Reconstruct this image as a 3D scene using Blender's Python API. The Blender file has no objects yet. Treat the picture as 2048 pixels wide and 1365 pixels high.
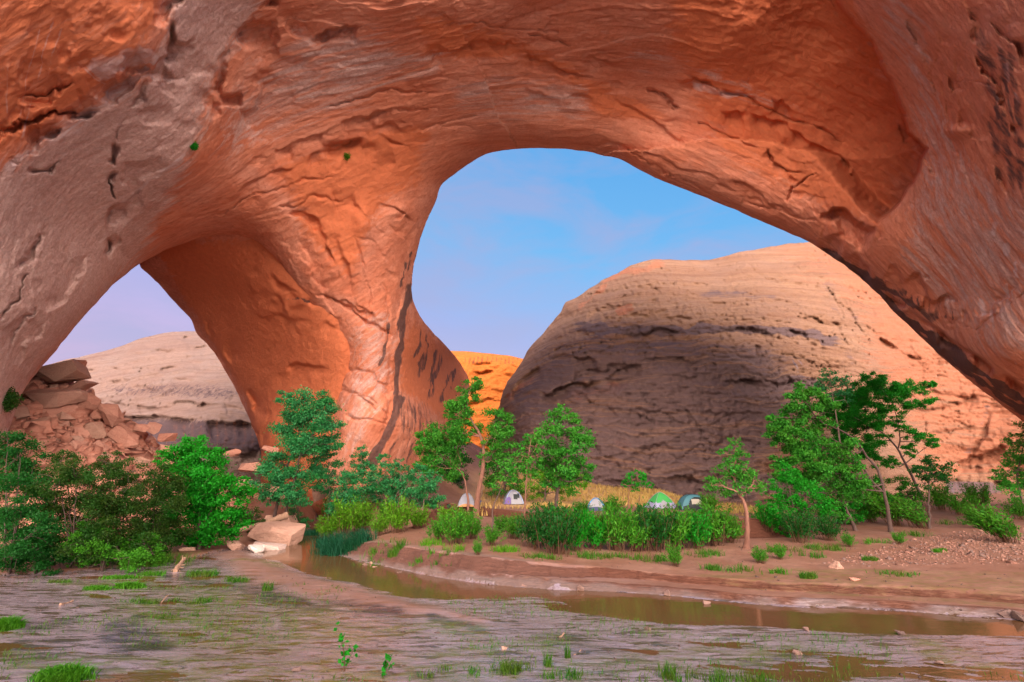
import bpy, bmesh, math, random
import numpy as np
from mathutils import Vector, Matrix

scene = bpy.context.scene
COL = scene.collection

# ---------------------------------------------------------------- camera
F = 967.0                      # focal length in pixels of the 2048 px wide picture
PITCH = math.radians(15.2)
CAM_Z = 5.0
cam_data = bpy.data.cameras.new("camera")
cam_data.sensor_fit = 'HORIZONTAL'
cam_data.sensor_width = 36.0
cam_data.lens = 36.0 * F / 2048.0
cam_data.clip_start = 0.1
cam_data.clip_end = 3000.0
cam = bpy.data.objects.new("camera", cam_data)
cam.location = (0, 0, CAM_Z)
cam.rotation_euler = (math.pi / 2 + PITCH, 0, 0)
COL.objects.link(cam)
scene.camera = cam

# ---------------------------------------------------------------- light
SUN_ELEV = math.radians(3.0)
SUN_AZ = math.radians(4.0)     # to the right of straight behind the camera
scene.view_settings.view_transform = 'Standard'
scene.view_settings.look = 'None'
scene.view_settings.gamma = 1.0
scene.view_settings.use_curve_mapping = False
scene.view_settings.exposure = 2.35
scene.cycles.use_denoising = True
scene.cycles.max_bounces = 6
scene.cycles.diffuse_bounces = 5

def lin(r, g, b):
    def f(c):
        c /= 255.0
        return c / 12.92 if c <= 0.04045 else ((c + 0.055) / 1.055) ** 2.4
    return (f(r), f(g), f(b), 1.0)

world = bpy.data.worlds.new("World")
scene.world = world
world.use_nodes = True
wt = world.node_tree
wt.nodes.clear()
w_out = wt.nodes.new('ShaderNodeOutputWorld')
sky = wt.nodes.new('ShaderNodeTexSky')
sky.sky_type = 'NISHITA'
sky.sun_disc = False
sky.sun_elevation = SUN_ELEV
sky.sun_rotation = math.pi + SUN_AZ
bg1 = wt.nodes.new('ShaderNodeBackground')
bg1.inputs['Strength'].default_value = 0.012
wt.links.new(sky.outputs[0], bg1.inputs['Color'])
# evening sky: blue overhead, lavender low down, pink towards the left, soft thin cloud
tc = wt.nodes.new('ShaderNodeTexCoord')
sep = wt.nodes.new('ShaderNodeSeparateXYZ')
wt.links.new(tc.outputs['Generated'], sep.inputs[0])
ramp = wt.nodes.new('ShaderNodeValToRGB')
els = ramp.color_ramp.elements
els[0].position = 0.0; els[0].color = lin(222, 172, 214)
els[1].position = 0.19; els[1].color = lin(186, 176, 230)
for p, c in ((0.28, (160, 172, 233)), (0.36, (140, 178, 238)), (0.46, (108, 182, 243)), (0.62, (88, 170, 238)), (1.0, (92, 150, 225))):
    e = els.new(p); e.color = lin(*c)
mp = wt.nodes.new('ShaderNodeMapping')
mp.inputs['Scale'].default_value = (2.0, 2.0, 5.0)
wt.links.new(tc.outputs['Generated'], mp.inputs['Vector'])
cn = wt.nodes.new('ShaderNodeTexNoise')
cn.inputs['Scale'].default_value = 2.2
cn.inputs['Detail'].default_value = 6.0
cn.inputs['Roughness'].default_value = 0.55
cn.inputs['Distortion'].default_value = 0.4
wt.links.new(mp.outputs[0], cn.inputs['Vector'])
cr = wt.nodes.new('ShaderNodeMapRange')
cr.inputs['From Min'].default_value = 0.42
cr.inputs['From Max'].default_value = 0.66
cr.inputs['To Max'].default_value = 0.6
wt.links.new(cn.outputs['Fac'], cr.inputs['Value'])
# shift the ramp towards pink on the left
xa = wt.nodes.new('ShaderNodeMath'); xa.operation = 'MULTIPLY_ADD'
xa.inputs[1].default_value = 0.19; xa.inputs[2].default_value = 0.02
wt.links.new(sep.outputs['X'], xa.inputs[0])
za = wt.nodes.new('ShaderNodeMath'); za.operation = 'ADD'
wt.links.new(xa.outputs[0], za.inputs[0]); wt.links.new(sep.outputs['Z'], za.inputs[1])
wt.links.new(za.outputs[0], ramp.inputs['Fac'])
cm = wt.nodes.new('ShaderNodeMixRGB')
cm.inputs['Color2'].default_value = lin(165, 168, 218)
wt.links.new(cr.outputs[0], cm.inputs['Fac'])
wt.links.new(ramp.outputs['Color'], cm.inputs['Color1'])
bg2 = wt.nodes.new('ShaderNodeBackground')
bg2.inputs['Strength'].default_value = 0.18
wt.links.new(cm.outputs[0], bg2.inputs['Color'])
add = wt.nodes.new('ShaderNodeAddShader')
wt.links.new(bg1.outputs[0], add.inputs[0]); wt.links.new(bg2.outputs[0], add.inputs[1])
wt.links.new(add.outputs[0], w_out.inputs['Surface'])

sun_data = bpy.data.lights.new("sun", 'SUN')
sun_data.energy = 5.0
sun_data.angle = math.radians(112)
sun_data.color = (1.0, 0.84, 0.70)
sun = bpy.data.objects.new("sun", sun_data)
L = Vector((math.sin(SUN_AZ) * math.cos(SUN_ELEV), -math.cos(SUN_AZ) * math.cos(SUN_ELEV), math.sin(SUN_ELEV)))
sun.rotation_euler = L.to_track_quat('Z', 'Y').to_euler()
sun.location = L * 60
COL.objects.link(sun)
# ---------------------------------------------------------------- helpers: picture <-> place
CP, SP = math.cos(PITCH), math.sin(PITCH)
def ray(px, py):
    px = np.asarray(px, float); py = np.asarray(py, float)
    u = (px - 1024.0) / F; v = (682.5 - py) / F
    return np.stack([u, CP - SP * v, SP + CP * v], -1)
def P(px, py, t):
    r = ray(px, py) * np.asarray(t, float)[..., None]
    r[..., 2] += CAM_Z
    return r
def G(px, py, z=0.0):
    r = ray(px, py)
    t = (z - CAM_Z) / r[..., 2]
    return r * t[..., None] + np.array([0, 0, CAM_Z])

# value noise, vectorised
_rs = np.random.RandomState(7)
_TAB = _rs.rand(4096).astype(np.float32)
def vnoise(p, seed=0):
    p = np.asarray(p, np.float32)
    i = np.floor(p).astype(np.int64); f = p - i
    f = f * f * f * (f * (f * 6 - 15) + 10)
    def h(a, b, c):
        n = (a * 73856093) ^ (b * 19349663) ^ (c * 83492791) ^ (seed * 2654435)
        n = (n ^ (n >> 13)) * 1274126177
        return _TAB[(n ^ (n >> 16)) & 4095]
    x, y, z = i[..., 0], i[..., 1], i[..., 2]
    fx, fy, fz = f[..., 0], f[..., 1], f[..., 2]
    def lp(a, b, t): return a + (b - a) * t
    return lp(lp(lp(h(x, y, z), h(x+1, y, z), fx), lp(h(x, y+1, z), h(x+1, y+1, z), fx), fy),
              lp(lp(h(x, y, z+1), h(x+1, y, z+1), fx), lp(h(x, y+1, z+1), h(x+1, y+1, z+1), fx), fy), fz) * 2 - 1
def fbm(p, octaves=4, seed=0, gain=0.5, lac=2.03):
    s = 0; a = 1.0; tot = 0
    p = np.asarray(p, np.float32)
    for k in range(octaves):
        s = s + a * vnoise(p, seed + k * 17); tot += a
        p = p * lac; a *= gain
    return s / tot
def sstep(a, b, x):
    t = np.clip((x - a) / (b - a), 0, 1)
    return t * t * (3 - 2 * t)
def steps(n, k, sharp=0.8):
    q = n * k
    fl = np.floor(q)
    return (fl + sstep(sharp, 1.0, q - fl)) / k

def tps_fit(pts, vals, lam=1e-4):
    p = np.asarray(pts, float) / 1000.0
    n = len(p)
    d2 = ((p[:, None] - p[None]) ** 2).sum(-1)
    K = 0.5 * d2 * np.log(d2 + 1e-12) + lam * np.eye(n)
    Q = np.hstack([np.ones((n, 1)), p])
    A = np.vstack([np.hstack([K, Q]), np.hstack([Q.T, np.zeros((3, 3))])])
    w = np.linalg.solve(A, np.concatenate([vals, np.zeros(3)]))
    return p, w
def tps_eval(fit, q):
    p, w = fit
    q = np.asarray(q, float) / 1000.0
    out = w[-3] + q @ w[-2:]
    for k in range(len(p)):
        d2 = ((q - p[k]) ** 2).sum(-1)
        out += w[k] * 0.5 * d2 * np.log(d2 + 1e-12)
    return out
def inside(q, poly):
    x, y = q[:, 0], q[:, 1]
    c = np.zeros(len(q), bool)
    n = len(poly)
    for i in range(n):
        x0, y0 = poly[i]; x1, y1 = poly[(i + 1) % n]
        if y0 == y1: continue
        m = ((y0 > y) != (y1 > y)) & (x < (x1 - x0) * (y - y0) / (y1 - y0) + x0)
        c ^= m
    return c
def poly_dist(q, poly, closed=True, maxd=None):
    """nearest distance, side, position along (0..1), nearest point"""
    n = len(poly); m = n if closed else n - 1
    best = np.full(len(q), 1e9); side = np.zeros(len(q)); al = np.zeros(len(q)); near = np.zeros((len(q), 2))
    seg = [np.hypot(*(np.array(poly[(i+1) % n]) - np.array(poly[i]))) for i in range(m)]
    cum = np.concatenate([[0], np.cumsum(seg)]); tot = max(cum[-1], 1e-9)
    for i in range(m):
        a = np.array(poly[i], float); b = np.array(poly[(i + 1) % n], float)
        d = b - a; ll = d @ d
        if ll < 1e-12: continue
        if maxd is not None:
            lo = np.minimum(a, b) - maxd; hi = np.maximum(a, b) + maxd
            idx = np.nonzero((q[:, 0] > lo[0]) & (q[:, 0] < hi[0]) & (q[:, 1] > lo[1]) & (q[:, 1] < hi[1]))[0]
            if len(idx) == 0: continue
        else:
            idx = slice(None)
        qq = q[idx]
        s = np.clip(((qq - a) @ d) / ll, 0, 1)
        np_ = a + s[:, None] * d
        ds = np.hypot(*(qq - np_).T)
        mm = ds < best[idx]
        ii = np.arange(len(q))[idx][mm]
        best[ii] = ds[mm]
        cr_ = d[0] * (qq[:, 1] - a[1]) - d[1] * (qq[:, 0] - a[0])
        side[ii] = np.sign(cr_[mm]); al[ii] = (cum[i] + s[mm] * seg[i]) / tot
        near[ii] = np_[mm]
    return best, side, al, near
def roughen(poly, amp=2.5, seg=7.0, seed=3, freq=0.03):
    out = []
    n = len(poly)
    for i in range(n):
        a = np.array(poly[i], float); b = np.array(poly[(i + 1) % n], float)
        k = max(1, int(np.hypot(*(b - a)) / seg))
        for j in range(k): out.append(a + (b - a) * j / k)
    out = np.array(out)
    # a light smoothing, then noise
    sm = (np.roll(out, 1, 0) + out * 2 + np.roll(out, -1, 0)) / 4
    sm = (np.roll(sm, 1, 0) + sm * 2 + np.roll(sm, -1, 0)) / 4
    q = np.column_stack([sm * freq, np.zeros(len(sm))])
    dx = fbm(q, 4, seed, 0.6); dy = fbm(q + 31.7, 4, seed + 5, 0.6)
    return sm + np.column_stack([dx, dy]) * amp

def link_mesh(name, verts, faces, mat=None, parent=None, smooth=True):
    me = bpy.data.meshes.new(name)
    verts = np.asarray(verts, np.float32)
    if isinstance(faces, np.ndarray):
        nf, k = faces.shape
        me.vertices.add(len(verts)); me.vertices.foreach_set('co', verts.ravel())
        me.loops.add(nf * k); me.loops.foreach_set('vertex_index', faces.astype(np.int32).ravel())
        me.polygons.add(nf); me.polygons.foreach_set('loop_start', np.arange(0, nf * k, k, dtype=np.int32))
        me.update(calc_edges=True)
    else:
        me.from_pydata(verts.tolist(), [], faces)
        me.update()
    if smooth:
        me.polygons.foreach_set('use_smooth', np.ones(len(me.polygons), bool))
    if mat: me.materials.append(mat)
    o = bpy.data.objects.new(name, me)
    COL.objects.link(o)
    if parent: o.parent = parent
    return o
def set_color(o, name, arr):
    at = o.data.attributes.new(name, 'FLOAT_COLOR', 'POINT')
    at.data.foreach_set('color', np.asarray(arr, np.float32).ravel())
def set_vec(o, name, arr):
    at = o.data.attributes.new(name, 'FLOAT_VECTOR', 'POINT')
    at.data.foreach_set('vector', np.asarray(arr, np.float32).ravel())
def tag(o, label=None, cat=None, group=None, kind=None):
    if label: o['label'] = label
    if cat: o['category'] = cat
    if group: o['group'] = group
    if kind: o['kind'] = kind
    return o
def empty(name, loc, rz=0.0):
    o = bpy.data.objects.new(name, None)
    o.location = tuple(float(c) for c in loc); o.rotation_euler = (0, 0, rz)
    o.empty_display_size = 0.3
    COL.objects.link(o)
    return o

# ---------------------------------------------------------------- helpers: nodes
def new_mat(name):
    m = bpy.data.materials.new(name); m.use_nodes = True
    nt = m.node_tree
    return m, nt, nt.nodes['Principled BSDF']
def N(nt, typ, **kw):
    n = nt.nodes.new(typ)
    for k, v in kw.items():
        if k in n.inputs: n.inputs[k].default_value = v
        else: setattr(n, k, v)
    return n
def noise(nt, vec, scale, detail=5, rough=0.55, dist=0.0, stretch=None):
    if stretch is not None:
        mpn = nt.nodes.new('ShaderNodeMapping'); mpn.inputs['Scale'].default_value = stretch
        nt.links.new(vec, mpn.inputs['Vector']); vec = mpn.outputs[0]
    n = nt.nodes.new('ShaderNodeTexNoise')
    n.inputs['Scale'].default_value = scale; n.inputs['Detail'].default_value = detail
    n.inputs['Roughness'].default_value = rough; n.inputs['Distortion'].default_value = dist
    nt.links.new(vec, n.inputs['Vector'])
    return n.outputs['Fac']
def mrange(nt, val, a, b, c=0.0, d=1.0):
    n = nt.nodes.new('ShaderNodeMapRange')
    n.inputs['From Min'].default_value = a; n.inputs['From Max'].default_value = b
    n.inputs['To Min'].default_value = c; n.inputs['To Max'].default_value = d
    nt.links.new(val, n.inputs['Value'])
    return n.outputs[0]
def mix(nt, fac, c1, c2, mode='MIX'):
    n = nt.nodes.new('ShaderNodeMixRGB'); n.blend_type = mode
    for s, v in (('Fac', fac), ('Color1', c1), ('Color2', c2)):
        if hasattr(v, 'is_output') or isinstance(v, bpy.types.NodeSocket): nt.links.new(v, n.inputs[s])
        elif s == 'Fac': n.inputs[s].default_value = v
        else: n.inputs[s].default_value = (*v[:3], 1.0)
    return n.outputs[0]
def math_(nt, op, a, b=None, clamp=False):
    n = nt.nodes.new('ShaderNodeMath'); n.operation = op; n.use_clamp = clamp
    for k, v in ((0, a), (1, b)):
        if v is None: continue
        if isinstance(v, bpy.types.NodeSocket): nt.links.new(v, n.inputs[k])
        else: n.inputs[k].default_value = v
    return n.outputs[0]
def attr(nt, name):
    n = nt.nodes.new('ShaderNodeAttribute'); n.attribute_name = name
    return n
def bump(nt, height, strength, distance, normal=None):
    n = nt.nodes.new('ShaderNodeBump')
    n.inputs['Strength'].default_value = strength; n.inputs['Distance'].default_value = distance
    nt.links.new(height, n.inputs['Height'])
    if normal is not None: nt.links.new(normal, n.inputs['Normal'])
    return n.outputs[0]
# ---------------------------------------------------------------- rock materials
def rock_material(name, cols, grey, fresh, varnish, white, strat=(0.04, 0.55, 0.55), grain=1.0, drip=True):
    """cols: three base colours; attribute vc = bedding coordinates in metres, paint = dust, varnish, salt, fresh rock"""
    m, nt, b = new_mat(name)
    vc = attr(nt, 'vc').outputs['Vector']
    pos = nt.nodes.new('ShaderNodeTexCoord').outputs['Object']
    pa = attr(nt, 'paint'); sepn = nt.nodes.new('ShaderNodeSeparateColor')
    nt.links.new(pa.outputs['Color'], sepn.inputs[0])
    bed = noise(nt, vc, 1.0, 7, 0.62, 0.6, strat)
    bed2 = noise(nt, vc, 1.0, 5, 0.65, 0.8, tuple(s * 4.3 for s in strat))
    blot = noise(nt, pos, 0.16, 5, 0.6, 0.5)
    fine = noise(nt, pos, 2.6, 6, 0.7)
    c = mix(nt, mrange(nt, bed, 0.36, 0.64), cols[0], cols[1])
    c = mix(nt, mrange(nt, blot, 0.45, 0.66, 0, 0.75), c, cols[2])
    c = mix(nt, mrange(nt, bed2, 0.5, 0.75, 0, 0.5), c, tuple(x * 0.62 for x in cols[1]))
    dk = noise(nt, vc, 1.0, 6, 0.6, 0.7, tuple(s * 0.45 for s in strat))
    c = mix(nt, mrange(nt, dk, 0.5, 0.68, 0, 0.45), c, tuple(x * y for x, y in zip(cols[1], (0.62, 0.5, 0.45))))
    stri = noise(nt, vc, 1.0, 5, 0.7, 0.35, tuple(s * k_ for s, k_ in zip(strat, (0.9, 5.5, 5.5))))
    c = mix(nt, mrange(nt, stri, 0.52, 0.66, 0, 0.5), c, tuple(x * y for x, y in zip(cols[1], (0.6, 0.5, 0.45))))
    c = mix(nt, mrange(nt, stri, 0.44, 0.32, 0, 0.35), c, tuple(min(1, x * 1.15) for x in cols[2]))
    # dust, varnish, salt and fresh faces, each broken up by noise
    brk = mrange(nt, noise(nt, vc, 1.0, 7, 0.7, 0.6, tuple(k_ * 3 for k_ in strat)), 0.34, 0.66)
    brv = mrange(nt, noise(nt, pos, 1.0, 7, 0.7, 0.3, (1.6, 1.6, 0.22)), 0.34, 0.66)
    def amount(sock, w=0.4, n_=None):
        v = math_(nt, 'SUBTRACT', math_(nt, 'MULTIPLY', sock, 1.45), math_(nt, 'MULTIPLY', brk if n_ is None else n_, 0.95))
        return mrange(nt, v, 0.0, w)
    fr = amount(pa.outputs['Alpha'], 0.5)
    c = mix(nt, fr, c, fresh)
    g = amount(sepn.outputs[0], 0.6)
    sn = noise(nt, pos, 5.0, 5, 0.8)
    speck = mrange(nt, sn, 0.42, 0.62, 0.0, 1.0)
    gc = mix(nt, speck, grey, tuple(x * 0.7 for x in grey))
    c = mix(nt, math_(nt, 'MULTIPLY', g, 0.85), c, gc)
    c = mix(nt, math_(nt, 'MULTIPLY', amount(sepn.outputs[2], 1.0), 0.8), c, white)
    c = mix(nt, math_(nt, 'MULTIPLY', amount(sepn.outputs[1], 0.5, brv if drip else brk), 0.9), c, varnish)
    c = mix(nt, mrange(nt, fine, 0.3, 0.75, 0.0, 0.4), c, tuple(x * 0.5 for x in cols[1]))
    nt.links.new(c, b.inputs['Base Color'])
    b.inputs['Roughness'].default_value = 0.9
    b.inputs['Specular IOR Level'].default_value = 0.2
    h1 = noise(nt, vc, 1.0, 8, 0.68, 0.5, tuple(s * 2.6 for s in strat))
    h2 = noise(nt, pos, 3.2, 7, 0.72)
    h3 = noise(nt, pos, 0.7, 7, 0.62, 0.8)
    nrm = bump(nt, h1, 0.5, 0.24 * grain)
    nrm = bump(nt, stri, 0.5, 0.10 * grain, nrm)
    snap = lambda n_, st: math_(nt, 'SNAP', n_, st)
    pl = snap(noise(nt, vc, 1.0, 6, 0.6, 0.5, tuple(s * k_ for s, k_ in zip(strat, (2.2, 1.1, 1.1)))), 0.045)
    nrm = bump(nt, pl, 0.55, 0.9 * grain, nrm)
    pl2 = snap(noise(nt, vc, 1.0, 6, 0.62, 0.5, tuple(s * k_ for s, k_ in zip(strat, (5.0, 3.2, 3.2)))), 0.06)
    nrm = bump(nt, pl2, 0.4, 0.45 * grain, nrm)
    nrm = bump(nt, h3, 0.6, 0.30 * grain, nrm)
    nrm = bump(nt, h2, 0.75, 0.10 * grain, nrm)
    pit = nt.nodes.new('ShaderNodeBump'); pit.inputs['Distance'].default_value = 0.09; pit.invert = True
    nt.links.new(math_(nt, 'MULTIPLY', sepn.outputs[0], 0.9), pit.inputs['Strength']); nt.links.new(sn, pit.inputs['Height']); nt.links.new(nrm, pit.inputs['Normal'])
    nt.links.new(pit.outputs[0], b.inputs['Normal'])
    return m

def grid_dist(lo, step, nx, ny, q, poly, maxd):
    D_ = np.full((ny, nx), 1e9); NR = np.zeros((ny, nx, 2)); Qg = q.reshape(ny, nx, 2)
    n = len(poly)
    for i in range(n):
        a = poly[i]; b = poly[(i + 1) % n]; d = b - a; ll = d @ d
        if ll < 1e-9: continue
        x0 = max(0, int((min(a[0], b[0]) - maxd - lo[0]) / step)); x1 = min(nx, int((max(a[0], b[0]) + maxd - lo[0]) / step) + 2)
        y0 = max(0, int((min(a[1], b[1]) - maxd - lo[1]) / step)); y1 = min(ny, int((max(a[1], b[1]) + maxd - lo[1]) / step) + 2)
        g = Qg[y0:y1, x0:x1]
        s_ = np.clip(((g - a) @ d) / ll, 0, 1)
        np_ = a + s_[..., None] * d
        ds = np.hypot(g[..., 0] - np_[..., 0], g[..., 1] - np_[..., 1])
        m = ds < D_[y0:y1, x0:x1]
        D_[y0:y1, x0:x1][m] = ds[m]; NR[y0:y1, x0:x1][m] = np_[m]
    return D_.ravel(), NR.reshape(-1, 2)

# ---------------------------------------------------------------- rock sheets: outline + distance control points -> closed solid
class Sheet:
    def __init__(s, outline, ctrl, step=3.0, rough=2.0, seed=1, roll=2.5, roll_w=30.0):
        poly = roughen(outline, rough, 7.0, seed)
        lo = poly.min(0) - step; hi = poly.max(0) + step
        nx = int((hi[0] - lo[0]) / step) + 2; ny = int((hi[1] - lo[1]) / step) + 2
        gx = lo[0] + np.arange(nx) * step; gy = lo[1] + np.arange(ny) * step
        q = np.stack(np.meshgrid(gx, gy), -1).reshape(-1, 2)
        ins = inside(q, poly)
        d, near = grid_dist(lo, step, nx, ny, q, poly, 140.0)
        snap = d < step * 0.72
        keep = ins | snap
        q[snap] = near[snap]
        K = keep.reshape(ny, nx)
        cell = K[:-1, :-1] & K[1:, :-1] & K[:-1, 1:] & K[1:, 1:]
        # a cell of snapped corners only lies on the outside unless its middle is inside
        cy, cx = np.nonzero(cell)
        mid = lo + (np.column_stack([cx, cy]) + 0.5) * step
        alls = (snap.reshape(ny, nx)[:-1, :-1] & snap.reshape(ny, nx)[1:, :-1] & snap.reshape(ny, nx)[:-1, 1:] & snap.reshape(ny, nx)[1:, 1:])[cy, cx]
        ok = ~alls | inside(mid, poly)
        cy, cx = cy[ok], cx[ok]
        i0 = cy * nx + cx
        faces = np.column_stack([i0, i0 + nx, i0 + nx + 1, i0 + 1])
        used = np.unique(faces)
        remap = np.full(len(q), -1); remap[used] = np.arange(len(used))
        s.q = q[used]; s.f = remap[faces]; s.d = np.where(snap, 0, d)[used]
        fit = tps_fit([(a, b) for a, b, _ in ctrl], np.log([c for _, _, c in ctrl]))
        s.t = np.exp(tps_eval(fit, s.q))
        s.t = s.t + roll * np.exp(-s.d / roll_w)
        s.paint = np.zeros((len(s.q), 4), np.float32)
    def pts(s): return P(s.q[:, 0], s.q[:, 1], s.t)
    def _near(s, poly, R):
        lo = poly.min(0) - R; hi = poly.max(0) + R
        return np.nonzero((s.q[:, 0] > lo[0]) & (s.q[:, 0] < hi[0]) & (s.q[:, 1] > lo[1]) & (s.q[:, 1] < hi[1]))[0]
    def _wob(s, qq, wob, seed):
        z = np.full(len(qq), seed * 1.37)
        a = np.column_stack([qq * 0.022, z]); b = np.column_stack([qq * 0.11, z + 3])
        return qq + wob * np.column_stack([fbm(a, 2, 3) * 1.5 + vnoise(b, 5) * 0.35, fbm(a + 40, 2, 4) * 1.5 + vnoise(b + 40, 6) * 0.35])
    def ledge(s, poly, amp, sharp=8.0, fall=60.0, side=1, taper=0.15, wob=6.0, seed=0):
        poly = np.array(poly, float)
        R = fall * 2.6
        ix = s._near(poly, R + wob)
        if len(ix) == 0: return
        qq = s._wob(s.q[ix], wob, seed)
        d, sd, al, _ = poly_dist(qq, poly, False, R)
        sgn = d * sd * side
        w = sstep(-sharp * 0.3, sharp * 0.5, sgn) * np.exp(-(np.clip(sgn, 0, None) / fall) ** 1.2)
        if taper: w = w * sstep(0, taper, al) * sstep(0, taper, 1 - al)
        if fall < 120: w = w * np.clip(0.55 + 1.3 * vnoise(np.column_stack([qq * 0.03, np.full(len(qq), seed)]), 9), 0.05, 1.3)
        w[d > R] = 0
        s.t[ix] += amp * w
    def groove(s, poly, amp, width=4.0, taper=0.2, wob=9.0, seed=0):
        poly = np.array(poly, float)
        ix = s._near(poly, width * 4 + wob)
        if len(ix) == 0: return
        qq = s._wob(s.q[ix], wob, seed)
        d, _, al, _ = poly_dist(qq, poly, False, width * 4)
        wd = width * np.clip(0.7 + 0.8 * vnoise(np.column_stack([qq * 0.05, np.full(len(qq), seed)]), 19), 0.25, 1.4)
        w = np.exp(-(d / wd) ** 2) * sstep(0, taper, al) * sstep(0, taper, 1 - al)
        s.t[ix] += amp * w
    def blob(s, c, r, amp, power=2.0):
        dx = (s.q[:, 0] - c[0]) / r[0]; dy = (s.q[:, 1] - c[1]) / r[1]
        s.t = s.t + amp * np.exp(-(dx * dx + dy * dy) ** (power / 2))
    def stroke(s, ch, poly, width, amt=1.0, taper=0.12, soft=0.5, wob=10.0):
        poly = np.array(poly, float)
        ix = s._near(poly, width * 3 + wob)
        if len(ix) == 0: return
        qq = s._wob(s.q[ix], wob * 0.7, 4)
        d, _, al, _ = poly_dist(qq, poly, False, width * 3)
        wd = width * np.clip(0.85 + 0.7 * vnoise(np.column_stack([qq * 0.04, np.full(len(qq), 2)]), 29), 0.3, 1.5)
        w = 1 - sstep(wd * (1 - soft), wd * (1 + soft), d)
        if taper: w = w * sstep(0, taper, al + 0.02) * sstep(0, taper, 1.02 - al)
        s.paint[ix, ch] = np.maximum(s.paint[ix, ch], amt * w)
    def area(s, ch, poly, amt=1.0, soft=40.0):
        poly = np.array(poly, float)
        d, _, _, _ = poly_dist(s.q, poly, True)
        sg = np.where(inside(s.q, poly), d, -d)
        s.paint[:, ch] = np.maximum(s.paint[:, ch], amt * sstep(-soft, soft, sg))
    def solid(s, thick=1.3, plus=8.0):
        """front verts, back verts (same outline, farther away) and side walls between: a closed body of rock"""
        n = len(s.q)
        e = np.concatenate([s.f[:, [0, 1]], s.f[:, [1, 2]], s.f[:, [2, 3]], s.f[:, [3, 0]]])
        key = np.sort(e, 1); kk = key[:, 0].astype(np.int64) * n + key[:, 1]
        _, inv, cnt = np.unique(kk, return_inverse=True, return_counts=True)
        be = e[cnt[inv] == 1]
        bv = np.unique(be)
        front = s.pts()
        tb = s.t * thick + plus
        back = P(s.q[:, 0], s.q[:, 1], tb)
        # the back is a coarse copy is not needed: share the layout
        mids = []
        mi = np.full(n, -1)
        verts = [front, back]
        off = 2 * n
        faces = [s.f, s.f[:, ::-1] + n]
        prev = bv; pidx = np.full(n, -1); pidx[bv] = bv
        for k, fr in enumerate((0.08, 0.3)):
            tm = s.t[bv] + (tb[bv] - s.t[bv]) * fr
            verts.append(P(s.q[bv, 0], s.q[bv, 1], tm))
            cur = np.full(n, -1); cur[bv] = off + np.arange(len(bv)); off += len(bv)
            faces.append(np.column_stack([pidx[be[:, 1]], pidx[be[:, 0]], cur[be[:, 0]], cur[be[:, 1]]]))
            pidx = cur
        faces.append(np.column_stack([pidx[be[:, 1]], pidx[be[:, 0]], be[:, 0] + n, be[:, 1] + n]))
        V = np.concatenate(verts); Fc = np.concatenate(faces)
        pt = np.concatenate([s.paint, s.paint] + [s.paint[bv]] * 2)
        return V, Fc, pt

def merge(parts):
    V, Fc, pt, off = [], [], [], 0
    for v, f, p in parts:
        V.append(v); Fc.append(f + off); pt.append(p); off += len(v)
    return np.concatenate(V), np.concatenate(Fc), np.concatenate(pt)

def vault(p):
    """bedding coordinates that run round the alcove: metres along the arc, across, and in depth"""
    dx = p[:, 0] - 1.0; dz = p[:, 2] + 2.0
    r = np.hypot(dx, dz); th = np.arctan2(dz, dx)
    return np.column_stack([th * 34.0, r, p[:, 1]])

# ---- the alcove: left leg, roof, right wall and the front of the pillar
main_outline = [(-170,1060),(-60,1050),(-8,960),(0,905),(22,850),(38,800),(58,765),(100,715),(160,642),(205,592),(235,562),(280,527),
  (330,500),(380,482),(430,471),(480,470),(520,486),(552,516),(585,562),(622,612),(660,655),(690,700),(692,745),(676,800),(662,850),(652,900),(642,960),(646,1040),
  (900,1040),(902,900),(925,845),(938,800),(940,755),(915,718),(882,682),(850,648),(832,618),(824,590),(826,540),(836,490),(850,450),(868,410),(880,372),(905,352),(935,330),(965,312),
  (1000,302),(1040,298),(1085,297),(1130,298),(1180,305),(1230,315),(1290,345),(1330,365),(1400,392),(1470,420),(1540,450),(1600,475),(1640,497),(1680,525),(1720,555),(1760,592),(1785,622),(1830,664),(1880,712),(1940,762),(2000,808),(2048,845),(2120,905),
  (2190,962),(2190,-130),(-170,-130)]
main_ctrl = [(0,900,31),(0,760,30.5),(60,765,33.5),(0,600,28),(100,600,32),(205,590,37.5),(280,527,41.5),(0,400,26),(150,450,33),(250,430,36),(0,200,23),(0,0,20.5),(200,250,28.5),(300,100,26.5),(350,330,34.5),(-350,1000,27),(-350,500,23),(-350,0,17),(-350,-230,16),(200,-230,20.5),
  (430,470,45),(500,430,44),(500,250,38.5),(500,50,32.5),(650,300,43),(700,150,38.5),(800,0,33.6),(800,-230,28),(1085,297,48.8),(1085,150,42.6),(1085,0,36.2),(1085,-230,30),(880,372,51.5),(1000,302,50),(850,250,45.5),
  (1330,365,47.5),(1500,430,45.5),(1640,497,42.5),(1300,200,44),(1300,0,34.8),(1300,-230,28.5),(1500,250,42),(1500,50,33.2),(1700,300,37.5),(1620,60,31.8),(1500,-230,26.5),
  (700,450,47.5),(600,480,46.5),(600,600,48.5),(700,600,50),(690,700,50.8),(800,450,50.5),(826,540,53.5),(826,600,55),(760,700,51.8),(650,900,51),(750,900,51.5),(800,800,54.5),(850,700,62),(940,750,84),(900,720,78),(900,900,68),(850,850,59),(700,1000,50),(900,1030,64),
  (1760,480,36),(1760,590,39.5),(1850,310,30),(1850,480,32.5),(1900,600,33.5),(1880,710,37),(2048,845,34),(2000,700,30),(2048,600,27),(2048,400,23.5),(2048,200,20.5),(2048,0,18),(1850,100,24.5),(1750,0,24.5),(2300,900,29),(2430,400,19),(2430,-150,14),(1800,-230,20.5),(2430,1120,30)]
S = Sheet(main_outline, main_ctrl, 2.3, 2.6, 1, 2.6, 26)
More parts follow.
